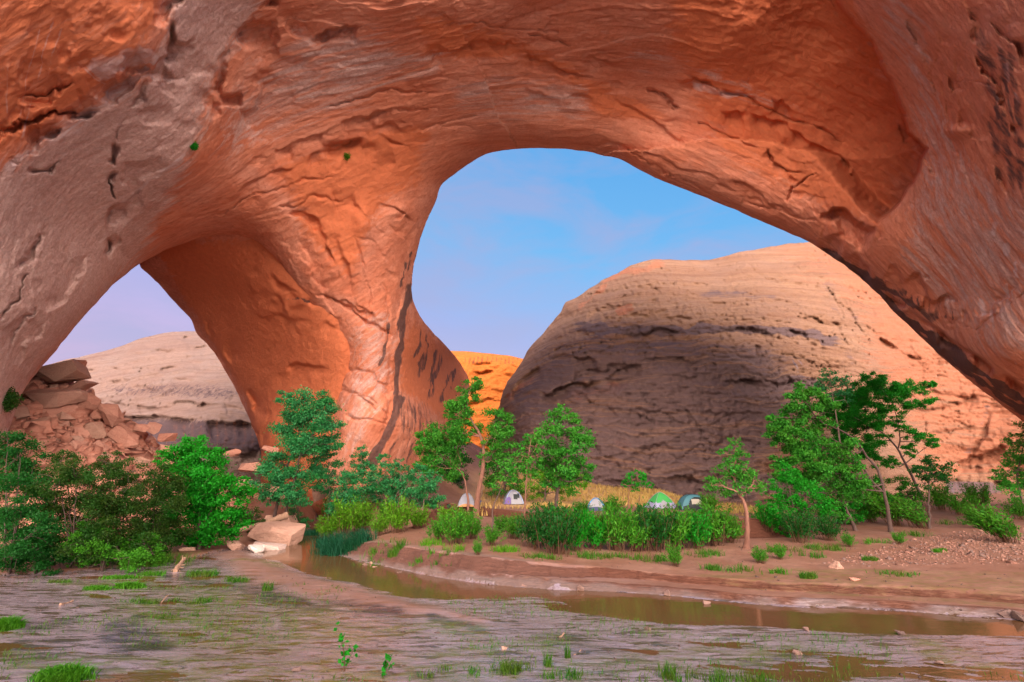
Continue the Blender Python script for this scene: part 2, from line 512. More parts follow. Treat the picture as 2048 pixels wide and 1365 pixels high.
# the recess under the roof on the right, cut behind the wall in front of it
S.ledge([(1560,-240),(1640,-60),(1690,20),(1745,80),(1790,180),(1815,260),(1852,297),(1835,350),(1800,405),(1752,452)], 8.5, 10, 270, 1, 0.06, 5)
S.ledge([(1755,450),(1720,440),(1690,425),(1640,420)], 1.6, 9, 90, -1, 0.25, 8)
# hollows in the roof
S.ledge([(560,-40),(520,20),(470,70),(440,130),(420,200),(400,260)], 1.3, 14, 70, -1, 0.2, 10)
S.ledge([(330,60),(345,20),(375,-20),(380,-80)], 1.0, 12, 50, -1, 0.2, 8)
S.ledge([(310,160),(330,80),(350,40)], 1.2, 8, 40, 1, 0.2, 8)
S.ledge([(620,78),(660,58),(720,50),(765,56)], 0.9, 7, 26, 1, 0.2, 8)
S.ledge([(395,280),(410,230),(430,180),(440,130)], 0.6, 10, 30, -1, 0.2, 10)
S.ledge([(0,330),(80,300),(150,240),(260,180),(320,150)], 0.9, 7, 90, -1, 0.12, 14)      # edge of the smooth panel on the left leg
S.groove([(0,265),(60,243),(140,222),(170,215)], 0.9, 4.0)
S.groove([(30,205),(90,185),(150,170)], 0.35, 3.5)
S.groove([(50,345),(100,335),(130,318)], 0.5, 4)
S.groove([(225,330),(232,300),(240,285)], 0.9, 7)
S.groove([(222,400),(228,360),(238,340)], 0.8, 8)
S.groove([(90,470),(70,500),(35,540)], 0.7, 7)
S.groove([(0,640),(40,580),(65,540)], 0.5, 4)
S.groove([(20,700),(50,640),(70,610)], 0.4, 4)
S.ledge([(40,760),(100,640),(150,560),(190,500)], 0.5, 12, 60, -1, 0.2, 12)
S.ledge([(215,545),(212,510),(222,470),(215,420),(225,370),(232,320),(250,240),(290,150),(320,90)], 0.9, 10, 50, 1, 0.15, 12)
S.groove([(210,520),(222,500),(228,480)], 0.8, 6)
# water pipe-like pale runnel on the leg
S.ledge([(218,424),(260,395),(310,352),(350,325),(378,305)], 0.5, 5, 22, 1, 0.1, 3)
S.stroke(2, [(220,424),(262,394),(312,352),(352,325),(376,306)], 3.4, 0.95, 0.08, 0.4, 3)
# long bedding steps that sweep over the roof
for k, (poly, a, fl) in enumerate([
    ([(470,330),(540,300),(610,275),(700,240),(800,222),(900,215)], 0.9, 40),
    ([(440,400),(540,350),(640,300),(740,262),(840,245)], 0.7, 34),
    ([(560,310),(600,285),(660,268)], 1.0, 20),
    ([(830,75),(900,95),(980,85),(1060,92),(1120,120)], 0.6, 30),
    ([(840,40),(880,25),(930,36)], 0.7, 16),
    ([(850,105),(960,92),(1030,82),(1060,78)], 0.9, 22),
    ([(1050,62),(1100,82),(1180,112),(1260,130)], 0.6, 20),
    ([(1020,95),(1080,118),(1150,140),(1260,175)], 0.7, 26),
    ([(1290,176),(1330,195),(1365,218)], 0.6, 10),
    ([(1100,150),(1200,180),(1300,240),(1400,300)], 0.5, 40),
    ([(1400,210),(1500,225),(1600,262),(1700,330),(1740,400)], 0.9, 50),
    ([(1340,150),(1450,175),(1560,205),(1650,250)], 0.7, 40),
    ([(1530,298),(1545,330),(1580,345),(1610,360)], 1.0, 18),
    ([(1585,400),(1590,375),(1620,355),(1650,345)], 1.0, 22),
    ([(1270,240),(1320,246),(1380,240)], 0.6, 14),
    ([(1180,270),(1290,300),(1400,345),(1500,395),(1600,440)], 0.5, 26),
    ([(960,200),(1040,192),(1120,205),(1200,230)], 0.45, 30),
    ([(700,280),(760,255),(840,238),(900,246),(960,250)], 0.55, 16),
    ([(600,330),(660,300),(720,285)], 0.5, 12),
    ([(1450,330),(1490,365),(1540,400),(1600,425),(1660,452)], 0.7, 24)]):
    S.ledge(poly, a * 0.62, 5, fl, 1, 0.2, 10, k * 3.1)
# the dark-lipped right rim
S.ledge([(1640,500),(1720,545),(1790,600),(1880,660),(1980,730),(2060,780)], 1.6, 9, 26, 1, 0.08, 4)
S.ledge([(1600,470),(1680,510),(1760,570),(1830,630)], 0.7, 6, 22, 1, 0.2, 5)
S.ledge([(1700,470),(1740,520),(1770,560),(1800,610)], 0.6, 8, 60, 1, 0.2, 12)
S.ledge([(1755,455),(1850,560),(1900,620),(1950,640)], 0.5, 10, 70, 1, 0.2, 16)
# broken ground of the right wall
for k, (poly, a, fl) in enumerate([
    ([(1870,40),(1900,150),(1930,260),(1990,350),(2040,420)], 0.5, 26), ([(1930,0),(1960,120),(1990,200),(2048,300)], 0.6, 22),
    ([(1980,40),(2020,100),(2060,150)], 0.8, 20), ([(1800,40),(1850,120),(1880,200)], 0.4, 30), ([(1905,235),(1930,262),(1960,290)], 0.7, 18),
    ([(1920,105),(1990,115),(2048,140)], 0.5, 14), ([(1900,180),(1960,170)], 0.25, 12), ([(1880,620),(1960,640),(2048,600)], 0.5, 40),
    ([(1960,640),(2000,600),(2048,560)], 0.6, 24), ([(1780,230),(1830,310),(1880,370)], 0.4, 26)]):
    S.ledge(poly, a * 0.6, 5, fl, -1, 0.2, 10, 40 + k * 2.3)
S.blob((1912,262), (26, 12), -0.5)
# pillar: ribs, hollows and stacked plates
for k, (poly, a, fl, sd) in enumerate([
    ([(640,300),(660,345),(665,400),(672,450)], 0.4, 24, -1), ([(640,300),(690,280),(760,262),(830,300)], 1.2, 60, 1),
    ([(672,450),(690,520),(720,600),(760,650)], 0.8, 30, 1), ([(600,420),(640,440),(660,500),(690,560)], 1.0, 40, 1),
    ([(560,430),(600,440),(640,470),(660,540)], 0.7, 36, -1), ([(590,470),(620,520),(640,580),(680,640)], 0.8, 30, -1),
    ([(700,380),(720,420),(750,450),(790,470)], 0.5, 30, 1), ([(740,400),(790,410),(810,425),(780,445)], 0.8, 18, 1),
    ([(700,470),(740,480),(780,520)], 0.7, 22, 1), ([(640,630),(700,628),(760,650),(800,690)], 0.5, 22, 1),
    ([(630,590),(680,596),(730,625),(740,650)], 0.6, 18, 1), ([(700,730),(740,740),(780,770),(800,800)], 0.5, 18, 1),
    ([(650,770),(690,780),(720,790),(760,830)], 0.8, 22, 1), ([(690,700),(700,740),(740,760)], 0.6, 24, 1),
    ([(680,835),(740,845),(770,850)], 0.5, 40, 1), ([(720,700),(712,760),(705,840)], 0.4, 16, 1),
    ([(815,590),(800,640),(790,700),(785,770)], 0.6, 14, 1), ([(780,790),(770,840),(750,900)], 0.5, 12, -1),
    ([(800,780),(850,800),(900,850)], 0.7, 26, 1), ([(760,540),(800,560),(815,590)], 0.5, 20, 1),
    ([(760,440),(770,500),(790,560)], 0.5, 26, -1), ([(870,410),(840,430),(800,500)], 0.5, 20, -1),
    ([(840,640),(880,700),(930,760)], 0.8, 20, -1)]):
    S.ledge(poly, a * 0.6, 5, fl, sd, 0.2, 9, 80 + k * 1.7)
S.blob((800,425), (22, 16), -0.7); S.blob((725,445), (18, 30), -0.8)
S.groove([(625,590),(680,598),(720,625),(742,648),(790,690)], 0.7, 4)
S.groove([(685,740),(740,745),(800,790)], 0.4, 4)
# erosion detail in bedding coordinates
def erode(sh, co, seed, a=1.0):
    q = co
    calm = (1 - 0.72 * sh.paint[:, 0]) * (1 - 0.75 * sstep(360, 260, sh.q[:, 0]) * sstep(400, 300, sh.q[:, 1]))
    a = a * 0.8
    warp = fbm(q * 0.09, 3, seed + 40)[:, None] * np.array([2.0, 1.2, 1.2])
    q = q + warp
    big = fbm(q * np.array([0.035, 0.08, 0.08]), 3, seed)
    def saw(n, k, sh_=0.9): return steps(n, k, sh_) - n
    n = fbm(q * np.array([0.032, 0.14, 0.14]), 5, seed + 3, 0.5)
    n2 = fbm(q * np.array([0.07, 0.5, 0.5]), 4, seed + 5, 0.55)
    n3 = fbm(q * np.array([0.14, 1.3, 1.3]), 3, seed + 6, 0.6)
    patch = sstep(-0.2, 0.2, fbm(q * np.array([0.05, 0.09, 0.09]), 3, seed + 11))
    soft = np.clip(1.25 - 1.1 * sstep(1500, 1800, sh.q[:, 0]) - 0.5 * sstep(0.1, 0.5, vnoise(q * 0.03, 77)), 0.15, 1)
    crk = np.abs(fbm(q * np.array([0.07, 0.30, 0.30]) + 9.0, 4, seed + 14, 0.55))
    crk = sstep(0.022, 0.0, crk) * sstep(0.0, 0.3, fbm(q * 0.11, 2, seed + 15))
    sh.t = sh.t + a * (0.75 * big + calm * (1.3 * saw(n, 6) * (0.2 + 0.8 * patch) * (0.35 + 0.65 * soft) + 0.5 * saw(n2, 6) * (0.1 + patch) * soft + 0.3 * saw(n3, 5) * patch * soft)
                       + 0.09 * fbm(q * np.array([0.8, 2.2, 2.2]), 3, seed + 20, 0.6))
# thin fractures traced across the roof, the pillar and the right wall
for k, (pl_, a_) in enumerate([([(640,215),(720,190),(800,180),(880,178)], .5), ([(700,250),(790,228),(880,220)], .5), ([(830,262),(900,238),(960,232)], .45), ([(880,55),(960,48),(1040,60),(1130,55)], .45), ([(1050,65),(1100,84),(1150,90)], .6), ([(1295,180),(1330,198),(1362,222)], .9),
    ([(1160,285),(1240,300),(1330,340),(1430,385)], .45), ([(1360,150),(1470,190),(1580,230),(1650,265),(1700,300)], .6), ([(1380,245),(1440,262),(1520,300)], .45), ([(1530,300),(1545,328),(1580,345),(1615,352)], .8), ([(1575,405),(1590,375),(1640,348)], .8), ([(1480,400),(1560,425),(1640,455)], .5),
    ([(1870,90),(1885,170),(1895,250),(1925,320),(1960,400)], .2), ([(1905,110),(1915,190),(1930,270)], .15), ([(1830,70),(1860,130),(1875,190)], .15), ([(1890,165),(1940,158),(2000,172)], .2), ([(1880,640),(1950,660),(2010,610),(2060,570)], .3),
    ([(705,470),(730,530),(742,600),(738,660)], .5), ([(760,560),(775,620),(770,690),(758,750)], .5), ([(655,770),(700,790),(745,800),(790,830)], .6), ([(690,835),(760,842),(830,870)], .5), ([(780,440),(805,480),(815,540)], .4), ([(560,420),(620,400),(690,395)], .5), ([(430,430),(520,390),(610,360),(680,350)], .5)]):
    S.groove(pl_, a_ * .55, 2.4, .12, 8, 500 + k * 1.7)
# paint: grey dust on the left leg, fresh orange faces, varnish streaks, salt
S.area(0, [(-420,1060),(-8,960),(100,715),(280,527),(340,400),(400,280),(430,160),(560,-60),(560,-260),(330,-260),(330,60),(300,150),(200,200),(120,260),(0,340),(-420,400)], 1.0, 46)
S.area(0, [(430,330),(640,250),(800,170),(900,120),(760,60),(600,60),(470,180)], 0.62, 60)
S.area(0, [(1850,420),(1990,440),(2040,520),(1990,600),(1880,600),(1800,520)], 0.42, 60)
S.area(0, [(1200,60),(1500,160),(1600,230),(1500,200),(1250,120)], 0.5, 40)
S.area(0, [(700,600),(800,620),(790,760),(740,900),(650,960),(690,760)], 0.45, 40)
S.area(0, [(900,160),(1000,140),(1180,170),(1190,240),(1000,250),(900,230)], 0.5, 30)
S.stroke(2, [(190,165),(230,130),(300,100)], 26, 0.9, 0.1, 0.8, 22)
for pl_ in ([(88,20),(78,70),(52,160),(38,250)], [(110,30),(92,90),(62,210)], [(128,40),(100,120),(88,180)], [(70,150),(55,230),(46,280)], [(20,120),(12,190),(16,240)], [(150,120),(190,160),(215,175)]):
    S.stroke(2, pl_, 1.8, 0.62, 0.15, 0.6, 5)
S.stroke(2, [(0,350),(100,280),(180,225),(270,175)], 14, 0.75, 0.1, 0.8, 16)
S.stroke(2, [(1380,170),(1450,185),(1510,192)], 8, 0.7); S.stroke(2, [(1250,95),(1330,110)], 6, 0.5)
for x, y in ((1985,440),(2010,480),(2030,520),(2015,560),(1980,620),(1960,600)):
    S.stroke(2, [(x,y),(x+2,y+34)], 6, 0.9, 0.2)
for x, y, l in ((2010,120,50),(1990,190,40),(2030,180,60)): S.stroke(2, [(x,y),(x+8,y+l)], 6, 0.6, 0.2)
for (x, y, dx, l) in ((1955,0,60,330),(1985,-20,55,360),(2012,0,40,420),(1940,-20,50,260),(2030,60,20,420),(2000,150,35,300),(1975,180,30,240)):
    S.stroke(1, [(x,y),(x+dx*.5,y+l*.5),(x+dx,y+l)], 9, 0.5, 0.3, 0.9, 8)
S.stroke(1, [(1640,500),(1700,540),(1770,600),(1850,665),(1950,740),(2060,810)], 11, 1.0, 0.05, 0.4, 6)
S.stroke(1, [(1740,560),(1800,590),(1880,650)], 9, 0.75, 0.1, 0.5, 8)
S.stroke(1, [(1800,640),(1880,700),(1960,762),(2060,835)], 8, 0.8, 0.05, 0.5, 6)
for x in range(1770, 1910, 13): S.stroke(1, [(x, 560 + (x-1770)*.35), (x+2, 600 + (x-1770)*.45)], 3.0, 0.55, 0.3)
S.stroke(1, [(826,560),(808,620),(800,690),(790,760),(788,800)], 7, 0.85, 0.1, 0.5, 6)
S.stroke(1, [(800,790),(790,830),(770,870),(752,905),(738,940)], 9, 1.0, 0.06, 0.4, 5)
S.stroke(1, [(784,640),(772,690),(756,740)], 3.5, 0.8, 0.15)
for x, y, dx, l in ((842,650,-12,70),(856,660,-14,90),(868,690,-10,80),(880,700,-16,100),(896,740,-14,70),(845,700,-10,60),(905,730,-8,60),(870,740,-14,60),(812,520,-8,60),(822,500,-8,50)):
    S.stroke(1, [(x,y),(x+dx,y+l)], 3.2, 0.7, 0.2)
S.area(1, [(795,800),(850,800),(870,850),(820,880),(790,860)], 0.45, 18)
for x in range(770, 890, 13): S.stroke(1, [(x+26,862),(x,935)], 3, 0.5, 0.2)
S.stroke(1, [(600,330),(640,300)], 3, 0.4)
S.area(0, [(1720,-60),(1850,20),(1880,200),(1960,330),(2190,500),(2190,800),(1960,700),(1780,520),(1850,330),(1800,150)], 0.5, 30)
S.area(3, [(1360,-260),(1700,-40),(1790,180),(1850,300),(1750,450),(1600,400),(1450,300),(1340,120)], 0.9, 60)
S.area(3, [(830,30),(1000,60),(1160,140),(1330,240),(1200,240),(1100,130),(840,120)], 0.8, 30)
S.area(3, [(560,330),(740,260),(860,250),(840,360),(760,420),(700,560),(600,460)], 0.85, 36)
S.area(3, [(-420,300),(-420,-260),(340,-260),(320,40),(280,110),(180,190),(0,310)], 0.7, 20)
S.area(3, [(830,640),(940,740),(900,850),(800,780),(800,690)], 0.9, 20)
erode(S, vault(S.pts()), 11)
main_part = S.solid(1.22, 7.0)
# ---- underside of the small arch, seen through behind the front edge of the pillar
soff_outline = [(276,531),(312,562),(350,606),(384,640),(392,666),(424,700),(450,741),(472,782),(496,830),(514,878),(522,905),(520,1040),
  (740,1040),(745,700),(650,560),(560,470),(480,430),(380,445),(300,490)]
soff_ctrl = [(276,531,52),(350,606,58),(392,666,60.5),(450,741,62),(496,830,62.5),(520,1000,61),(480,475,49),(400,485,49.5),(560,560,50.5),(600,600,50.6),(690,700,52),(650,880,53),(640,1000,53),(450,580,55.5),(560,700,56.5),(580,850,57),(740,700,54),(560,470,49.5),(330,500,50.5),(740,1000,54),(530,860,59)]
Q = Sheet(soff_outline, soff_ctrl, 3.0, 2.4, 5, 1.4, 12)
for k, (poly, a, fl, sd) in enumerate([
    ([(430,690),(460,740),(480,790),(505,850),(515,900)], 1.6, 14, 1), ([(395,640),(440,700),(480,760),(520,850)], 1.0, 18, -1),
    ([(520,500),(560,560),(600,600),(640,640)], 0.8, 40, 1), ([(560,590),(600,596),(660,600)], 0.6, 18, 1), ([(510,730),(580,728),(660,735)], 0.9, 40, 1),
    ([(500,640),(560,630),(640,640),(690,660)], 0.5, 30, 1), ([(480,560),(560,600),(620,690)], 0.5, 30, 1), ([(530,760),(540,840),(530,900)], 0.9, 14, 1)]):
    Q.ledge(poly, a, 6, fl, sd, 0.2, 9, 200 + k)
erode(Q, vault(Q.pts()), 53, 0.6)
Q.area(3, [(300,480),(740,480),(740,1000),(520,1000),(490,800)], 0.95, 20)
Q.stroke(1, [(562,594),(600,600),(660,604),(690,620)], 2.5, 0.7)
V, Fc, pt = merge([main_part, Q.solid(1.03, 1.2)])
MAT_ARCH = rock_material('red_sandstone', [(0.68,0.262,0.158),(0.59,0.185,0.100),(0.66,0.305,0.215)], (0.64,0.45,0.41), (0.61,0.172,0.074), (0.055,0.042,0.045), (0.62,0.47,0.46), (0.035, 0.5, 0.5))
arch = link_mesh('rock_arch', V, Fc, MAT_ARCH)
set_color(arch, 'paint', pt); set_vec(arch, 'vc', vault(V))
tag(arch, 'giant overhanging red sandstone alcove and natural arch framing the sky', 'rock arch', kind='structure')

# ---- the big dome across the canyon
def dome_co(p, tilt=0.0):
    z = p[:, 2] + 2.6 * fbm(p * 0.04, 4, 71) + 0.5 * fbm(p * 0.25, 3, 75) + tilt * p[:, 0]
    return np.column_stack([p[:, 0] * 0.9, p[:, 1] * 0.9, z])
def ledgy(sh, co, seed, a=1.0, zs=0.35):
    def saw(n, k, s_=0.85): return steps(n, k, s_) - 0.8 * n
    lay = fbm(np.column_stack([co[:, 0] * 0.03, co[:, 1] * 0.03, co[:, 2] * zs]), 5, seed, 0.6)
    lay2 = fbm(np.column_stack([co[:, 0] * 0.09, co[:, 1] * 0.09, co[:, 2] * zs * 2.6]), 4, seed + 4, 0.6)
    lay3 = fbm(np.column_stack([co[:, 0] * 0.25, co[:, 1] * 0.25, co[:, 2] * zs * 6]), 3, seed + 5, 0.6)
    big = fbm(co * np.array([0.05, 0.05, 0.09]), 4, seed + 7)
    pit = fbm(co * np.array([0.13, 0.13, 0.4]), 4, seed + 9, 0.6)
    crk = np.abs(fbm(co * np.array([0.16, 0.16, 0.22]) + 3.0, 4, seed + 15, 0.55))
    crk = sstep(0.02, 0.0, crk) * sstep(0.0, 0.25, fbm(co * 0.08, 2, seed + 16))
    patch = sstep(-0.2, 0.25, fbm(co * 0.05, 3, seed + 17))
    sh.t = sh.t + a * (1.2 * big + 2.6 * saw(lay, 6) + 1.5 * saw(lay2, 5) * (0.2 + patch) + 0.9 * saw(lay3, 5) * patch + 0.5 * sstep(0.15, 0.42, pit) * patch + 0.6 * crk + 0.2 * fbm(co * np.array([0.7, 0.7, 1.6]), 3, seed + 13, 0.6))
dome_outline = [(960,1060),(975,940),(985,860),(1000,800),(1012,770),(1030,745),(1048,716),(1065,690),(1085,668),(1105,645),(1114,628),(1128,612),(1150,598),(1180,580),(1205,562),(1240,542),(1265,528),(1285,520),(1340,519),(1380,522),(1420,520),(1450,512),(1500,502),(1550,492),(1590,486),(1625,485),(1700,500),(1900,520),(2300,540),(2500,600),(2500,1060)]
dome_ctrl = [(985,860,86),(1012,770,86),(1048,716,88),(1114,628,92),(1205,562,96),(1285,520,99),(1420,520,101),(1600,488,106),(1040,850,72),(1100,980,62),(1050,1000,66),(1400,980,60.5),(1700,980,62),(1400,800,64),(1250,800,65.5),(1120,800,70),(1150,700,76),(1300,700,71),(1300,620,80),(1500,600,82),(1500,750,69),(1700,700,78),(1700,850,70),(1900,700,84),(1900,850,78),(1850,950,73),(2048,950,70),(2048,850,74),(2300,900,62),(2300,600,80),(1800,560,98),(990,1040,72)]
D = Sheet(dome_outline, dome_ctrl, 3.0, 5.5, 9, 5.0, 22)
for k, (poly, a, fl, sd, sh) in enumerate([
    ([(1130,655),(1250,662),(1400,656),(1600,664),(1720,690)], 1.6, 16, 1, 7), ([(1030,780),(1100,790),(1180,770),(1240,740),(1330,735)], 2.6, 22, 1, 7),
    ([(1120,770),(1200,755),(1270,742)], 2.2, 18, -1, 6), ([(1060,720),(1130,712),(1200,735),(1260,738),(1340,752)], 1.6, 16, 1, 6),
    ([(1010,800),(1060,745),(1090,740),(1110,770)], 2.4, 22, 1, 8), ([(1330,750),(1420,760),(1520,765),(1640,760)], 2.2, 18, 1, 7),
    ([(1250,720),(1330,712),(1420,735),(1480,755)], 1.4, 14, 1, 6), ([(1150,640),(1220,612),(1260,606)], 1.0, 14, 1, 6),
    ([(1240,580),(1350,570),(1440,572),(1530,582)], 0.9, 14, 1, 6), ([(1480,570),(1540,590),(1600,592)], 0.9, 14, 1, 6),
    ([(1180,590),(1260,556),(1330,545),(1400,548)], 0.9, 12, 1, 6), ([(1110,780),(1200,800),(1240,840)], 0.9, 16, 1, 8),
    ([(1220,905),(1330,890),(1430,895)], 1.2, 14, 1, 6), ([(1230,820),(1290,830),(1330,850)], 0.9, 12, 1, 6),
    ([(1200,965),(1350,950),(1480,958),(1560,950)], 1.8, 20, 1, 7), ([(1395,800),(1440,830),(1500,900)], 0.6, 12, 1, 6),
    ([(1540,800),(1560,850),(1600,880)], 0.6, 14, -1, 6), ([(1640,760),(1760,800),(1900,830)], 1.0, 20, 1, 8),
    ([(1560,520),(1620,545),(1700,590),(1780,650)], 1.5, 40, -1, 10), ([(1720,790),(1760,770),(1840,790)], 0.8, 16, 1, 6),
    ([(1880,930),(1950,905),(2020,890)], 2.2, 22, 1, 8), ([(1990,790),(1965,850),(1940,910)], 0.9, 9, -1, 6), ([(2005,790),(1980,850),(1950,915)], 0.9, 9, 1, 6)]):
    D.ledge(poly, a, sh, fl, sd, 0.15, 10, 300 + k * 2.1)
pz = D.pts(); co = dome_co(pz)
D.t = D.t * 1.0
wgt = sstep(1780, 1640, D.q[:, 0]) * 0.4 + 0.6
t0 = D.t.copy(); ledgy(D, co, 101, 1.3, 0.30); D.t = t0 + (D.t - t0) * wgt
for k, (poly, a, fl, sd) in enumerate([([(1640,560),(1720,640),(1790,700),(1880,740)], 1.0, 16, 1), ([(1700,640),(1780,690),(1850,760),(1900,840)], 0.9, 18, -1), ([(1740,730),(1820,760),(1900,790),(1990,800)], 0.9, 14, 1),
    ([(1800,840),(1870,820),(1960,790)], 0.9, 16, 1), ([(1850,870),(1930,850),(1990,840)], 0.7, 14, 1), ([(1660,700),(1700,760),(1720,820)], 0.7, 14, -1), ([(1900,935),(1980,925),(2060,915)], 1.2, 14, 1), ([(1780,640),(1840,700),(1880,780)], 0.6, 14, -1)]):
    D.ledge(poly, a, 5, fl, sd, 0.2, 12, 350 + k * 1.9)
# varnish over the lower dome, salt-free orange bay on the right
for k, (pl_, a_) in enumerate([([(1060,720),(1140,700),(1240,705),(1320,695)], .9), ([(1100,690),(1200,668),(1300,640),(1380,600)], .7), ([(1250,860),(1330,830),(1420,850),(1500,820)], .8), ([(1130,850),(1180,880),(1240,940)], .8), ([(1350,800),(1400,850),(1430,920)], .8), ([(1450,690),(1530,700),(1620,720),(1700,745)], .9),
    ([(1300,920),(1380,900),(1460,880),(1540,890)], .8), ([(1160,620),(1230,640),(1330,630),(1460,640)], .7), ([(1480,540),(1540,560),(1620,575)], .7), ([(1560,620),(1640,640),(1700,690)], .8), ([(1620,560),(1690,620),(1760,700)], .9), ([(1540,840),(1590,900),(1610,950)], .7)]):
    D.groove(pl_, a_ * 1.0, 3.4, .15, 14, k * 2.3)
D.area(1, [(960,1060),(990,850),(1020,770),(1090,700),(1180,660),(1320,668),(1500,690),(1600,740),(1580,860),(1520,960),(1540,1060)], 0.72, 60)
D.area(1, [(1180,985),(1200,940),(1350,930),(1540,940),(1700,960),(1700,1000)], 0.7, 16)
D.stroke(1, [(1130,655),(1250,662),(1400,656),(1600,664),(1700,684)], 10, 0.9, 0.1, 0.5, 10)
D.stroke(1, [(1330,752),(1450,765),(1560,770),(1640,764)], 16, 0.9, 0.1, 0.5, 12)
D.stroke(1, [(1100,730),(1200,742),(1300,735)], 10, 0.6, 0.1, 0.5, 12)
D.stroke(1, [(1395,590),(1470,585),(1560,600)], 7, 0.5, 0.1, 0.5, 10)
D.area(1, [(1895,962),(1985,964),(2005,985),(1885,990)], 1.0, 5)  # shade of the undercut hollow painted in with the varnish colour
for x in (1900, 1912, 1921): D.stroke(2, [(x,964),(x+9,990)], 2.5, 1.0, 0.1, 0.5, 3)
D.ledge([(1880,962),(1940,960),(2010,962)], 2.5, 5, 14, 1, 0.1, 4)
for x, y, l in ((1420,790,60),(1330,800,50),(1480,785,70),(1550,780,60),(1250,850,60)): D.stroke(1, [(x,y),(x+6,y+l)], 7, 0.6, 0.2)
D.stroke(2, [(1586,712),(1592,735),(1600,752)], 2.2, 0.6, 0.3); D.stroke(2, [(1598,716),(1606,735)], 1.8, 0.5, 0.3)
D.area(3, [(1560,500),(1650,560),(1720,640),(1740,760),(1800,800),(1840,960),(2500,1060),(2500,500),(1600,480)], 0.68, 70)
D.stroke(3, [(1140,790),(1200,782),(1260,770)], 14, 0.9, 0.1, 0.5, 10); D.stroke(3, [(1010,800),(1040,770),(1070,750)], 10, 0.8)
D.stroke(3, [(1150,625),(1190,590),(1250,550),(1330,530)], 8, 0.6, 0.1, 0.5, 12); D.stroke(3, [(1235,630),(1265,610)], 8, 0.8)
D.stroke(3, [(1230,900),(1250,880)], 16, 0.7); D.stroke(3, [(1210,925),(1300,935)], 8, 0.6)
for x, y, l in ((1700,620,60),(1650,560,40),(1690,690,50),(1660,610,40)): D.stroke(1, [(x,y),(x+24,y+l)], 10, 0.35, 0.2, 0.7, 14)
for k in range(5): D.stroke(1, [(1992 - k*3, 790), (1965 - k*3, 850), (1938 - k*3, 912)], 1.5, 0.4)
V, Fc, pt = D.solid(1.2, 10)
MAT_DOME = rock_material('pale_sandstone', [(0.30,0.165,0.103),(0.23,0.116,0.073),(0.255,0.145,0.103)], (0.4,0.3,0.26), (0.32,0.118,0.066), (0.105,0.070,0.078), (0.22,0.26,0.40), (0.03, 0.03, 0.6), 1.5, False)
o = link_mesh('cliff', V, Fc, MAT_DOME); set_color(o, 'paint', pt); set_vec(o, 'vc', dome_co(V))
tag(o, 'big rounded sandstone dome across the canyon, dark varnish low down', 'cliff', kind='structure')

# ---- far orange cliff in the gap
fo = [(840,1040),(850,760),(880,705),(905,702),(940,704),(985,709),(1020,712),(1045,718),(1120,730),(1150,1040)]
E = Sheet(fo, [(850,720,150),(1100,720,165),(850,900,140),(1100,900,150),(980,780,150)], 2.5, 1.6, 21, 6, 10)
for poly, a in (([(880,722),(960,724),(1050,734)], 2.0), ([(900,735),(970,742),(1040,750)], 3.0), ([(900,780),(960,770),(1020,790)], 2.0), ([(920,810),(980,800),(1010,815)], 2.0)):
    E.ledge(poly, a, 5, 10, 1, 0.1, 5)
ledgy(E, dome_co(E.pts()), 151, 1.3, 0.15)
E.area(3, fo, 1.0, 5)
for x in range(930, 1040, 9): E.stroke(1, [(x, 712), (x - 3, 728 + (x * 7) % 9)], 2.2, 0.75, 0.2, 0.5, 4)
V, Fc, pt = E.solid(1.1, 12)
MAT_FAR = rock_material('sunlit_tint_sandstone', [(0.52,0.16,0.036),(0.44,0.115,0.024),(0.52,0.185,0.05)], (0.5,0.3,0.2), (0.55,0.15,0.028), (0.20,0.06,0.03), (0.6,0.4,0.3), (0.02, 0.02, 0.35), 3)  # warm sunlit glow put into the orange rock colour
o = link_mesh('cliff', V, Fc, MAT_FAR); set_color(o, 'paint', pt); set_vec(o, 'vc', dome_co(V))
tag(o, 'glowing orange cliff far up the canyon between the arch and the dome', 'cliff', kind='structure')

# ---- pale cliff through the left window
fl_ = [(-200,1060),(-200,760),(60,740),(140,717),(165,714),(210,702),(250,690),(280,678),(320,668),(345,664),(400,662),(450,660),(560,680),(640,760),(640,1060)]
Ls = Sheet(fl_, [(150,720,100),(400,665,104),(640,760,96),(150,850,84),(300,800,84),(450,780,82),(300,900,74),(520,880,74),(520,1000,72),(100,1000,74),(-150,800,92),(-150,1000,76),(300,720,95)], 3.0, 2.2, 33, 4, 16)
for k, (poly, a, fl) in enumerate([([(150,735),(220,728),(300,745),(340,735),(420,715)], 1.5, 10), ([(240,705),(330,700),(420,690)], 1.2, 9), ([(170,760),(300,752),(440,765)], 1.0, 12), ([(200,800),(320,812),(420,806),(500,815)], 1.4, 14),
    ([(200,835),(330,830),(420,842),(520,845)], 2.8, 26), ([(260,770),(330,785),(400,778)], 0.9, 10), ([(280,682),(350,672),(420,670)], 1.4, 8), ([(300,900),(400,905),(520,900)], 2.0, 20)]):
    Ls.ledge(poly, a, 5, fl, 1, 0.12, 7, 400 + k)
ledgy(Ls, dome_co(Ls.pts(), -0.1), 171, 0.9, 0.22)
Ls.area(1, [(200,840),(330,836),(420,844),(540,850),(540,905),(400,910),(280,890)], 0.85, 12)
Ls.area(1, [(190,775),(300,765),(440,770),(500,790),(420,800),(240,790)], 0.5, 14)
for x in range(300, 530, 17): Ls.stroke(3, [(x, 840), (x - 2, 900)], 3.0, 0.7, 0.2, 0.5, 6)
V, Fc, pt = Ls.solid(1.1, 12)
MAT_PALE = rock_material('cream_sandstone', [(0.265,0.17,0.14),(0.21,0.127,0.107),(0.23,0.162,0.145)], (0.45,0.36,0.33), (0.50,0.20,0.11), (0.06,0.036,0.045), (0.5,0.5,0.6), (0.03, 0.03, 0.5), 1.8)
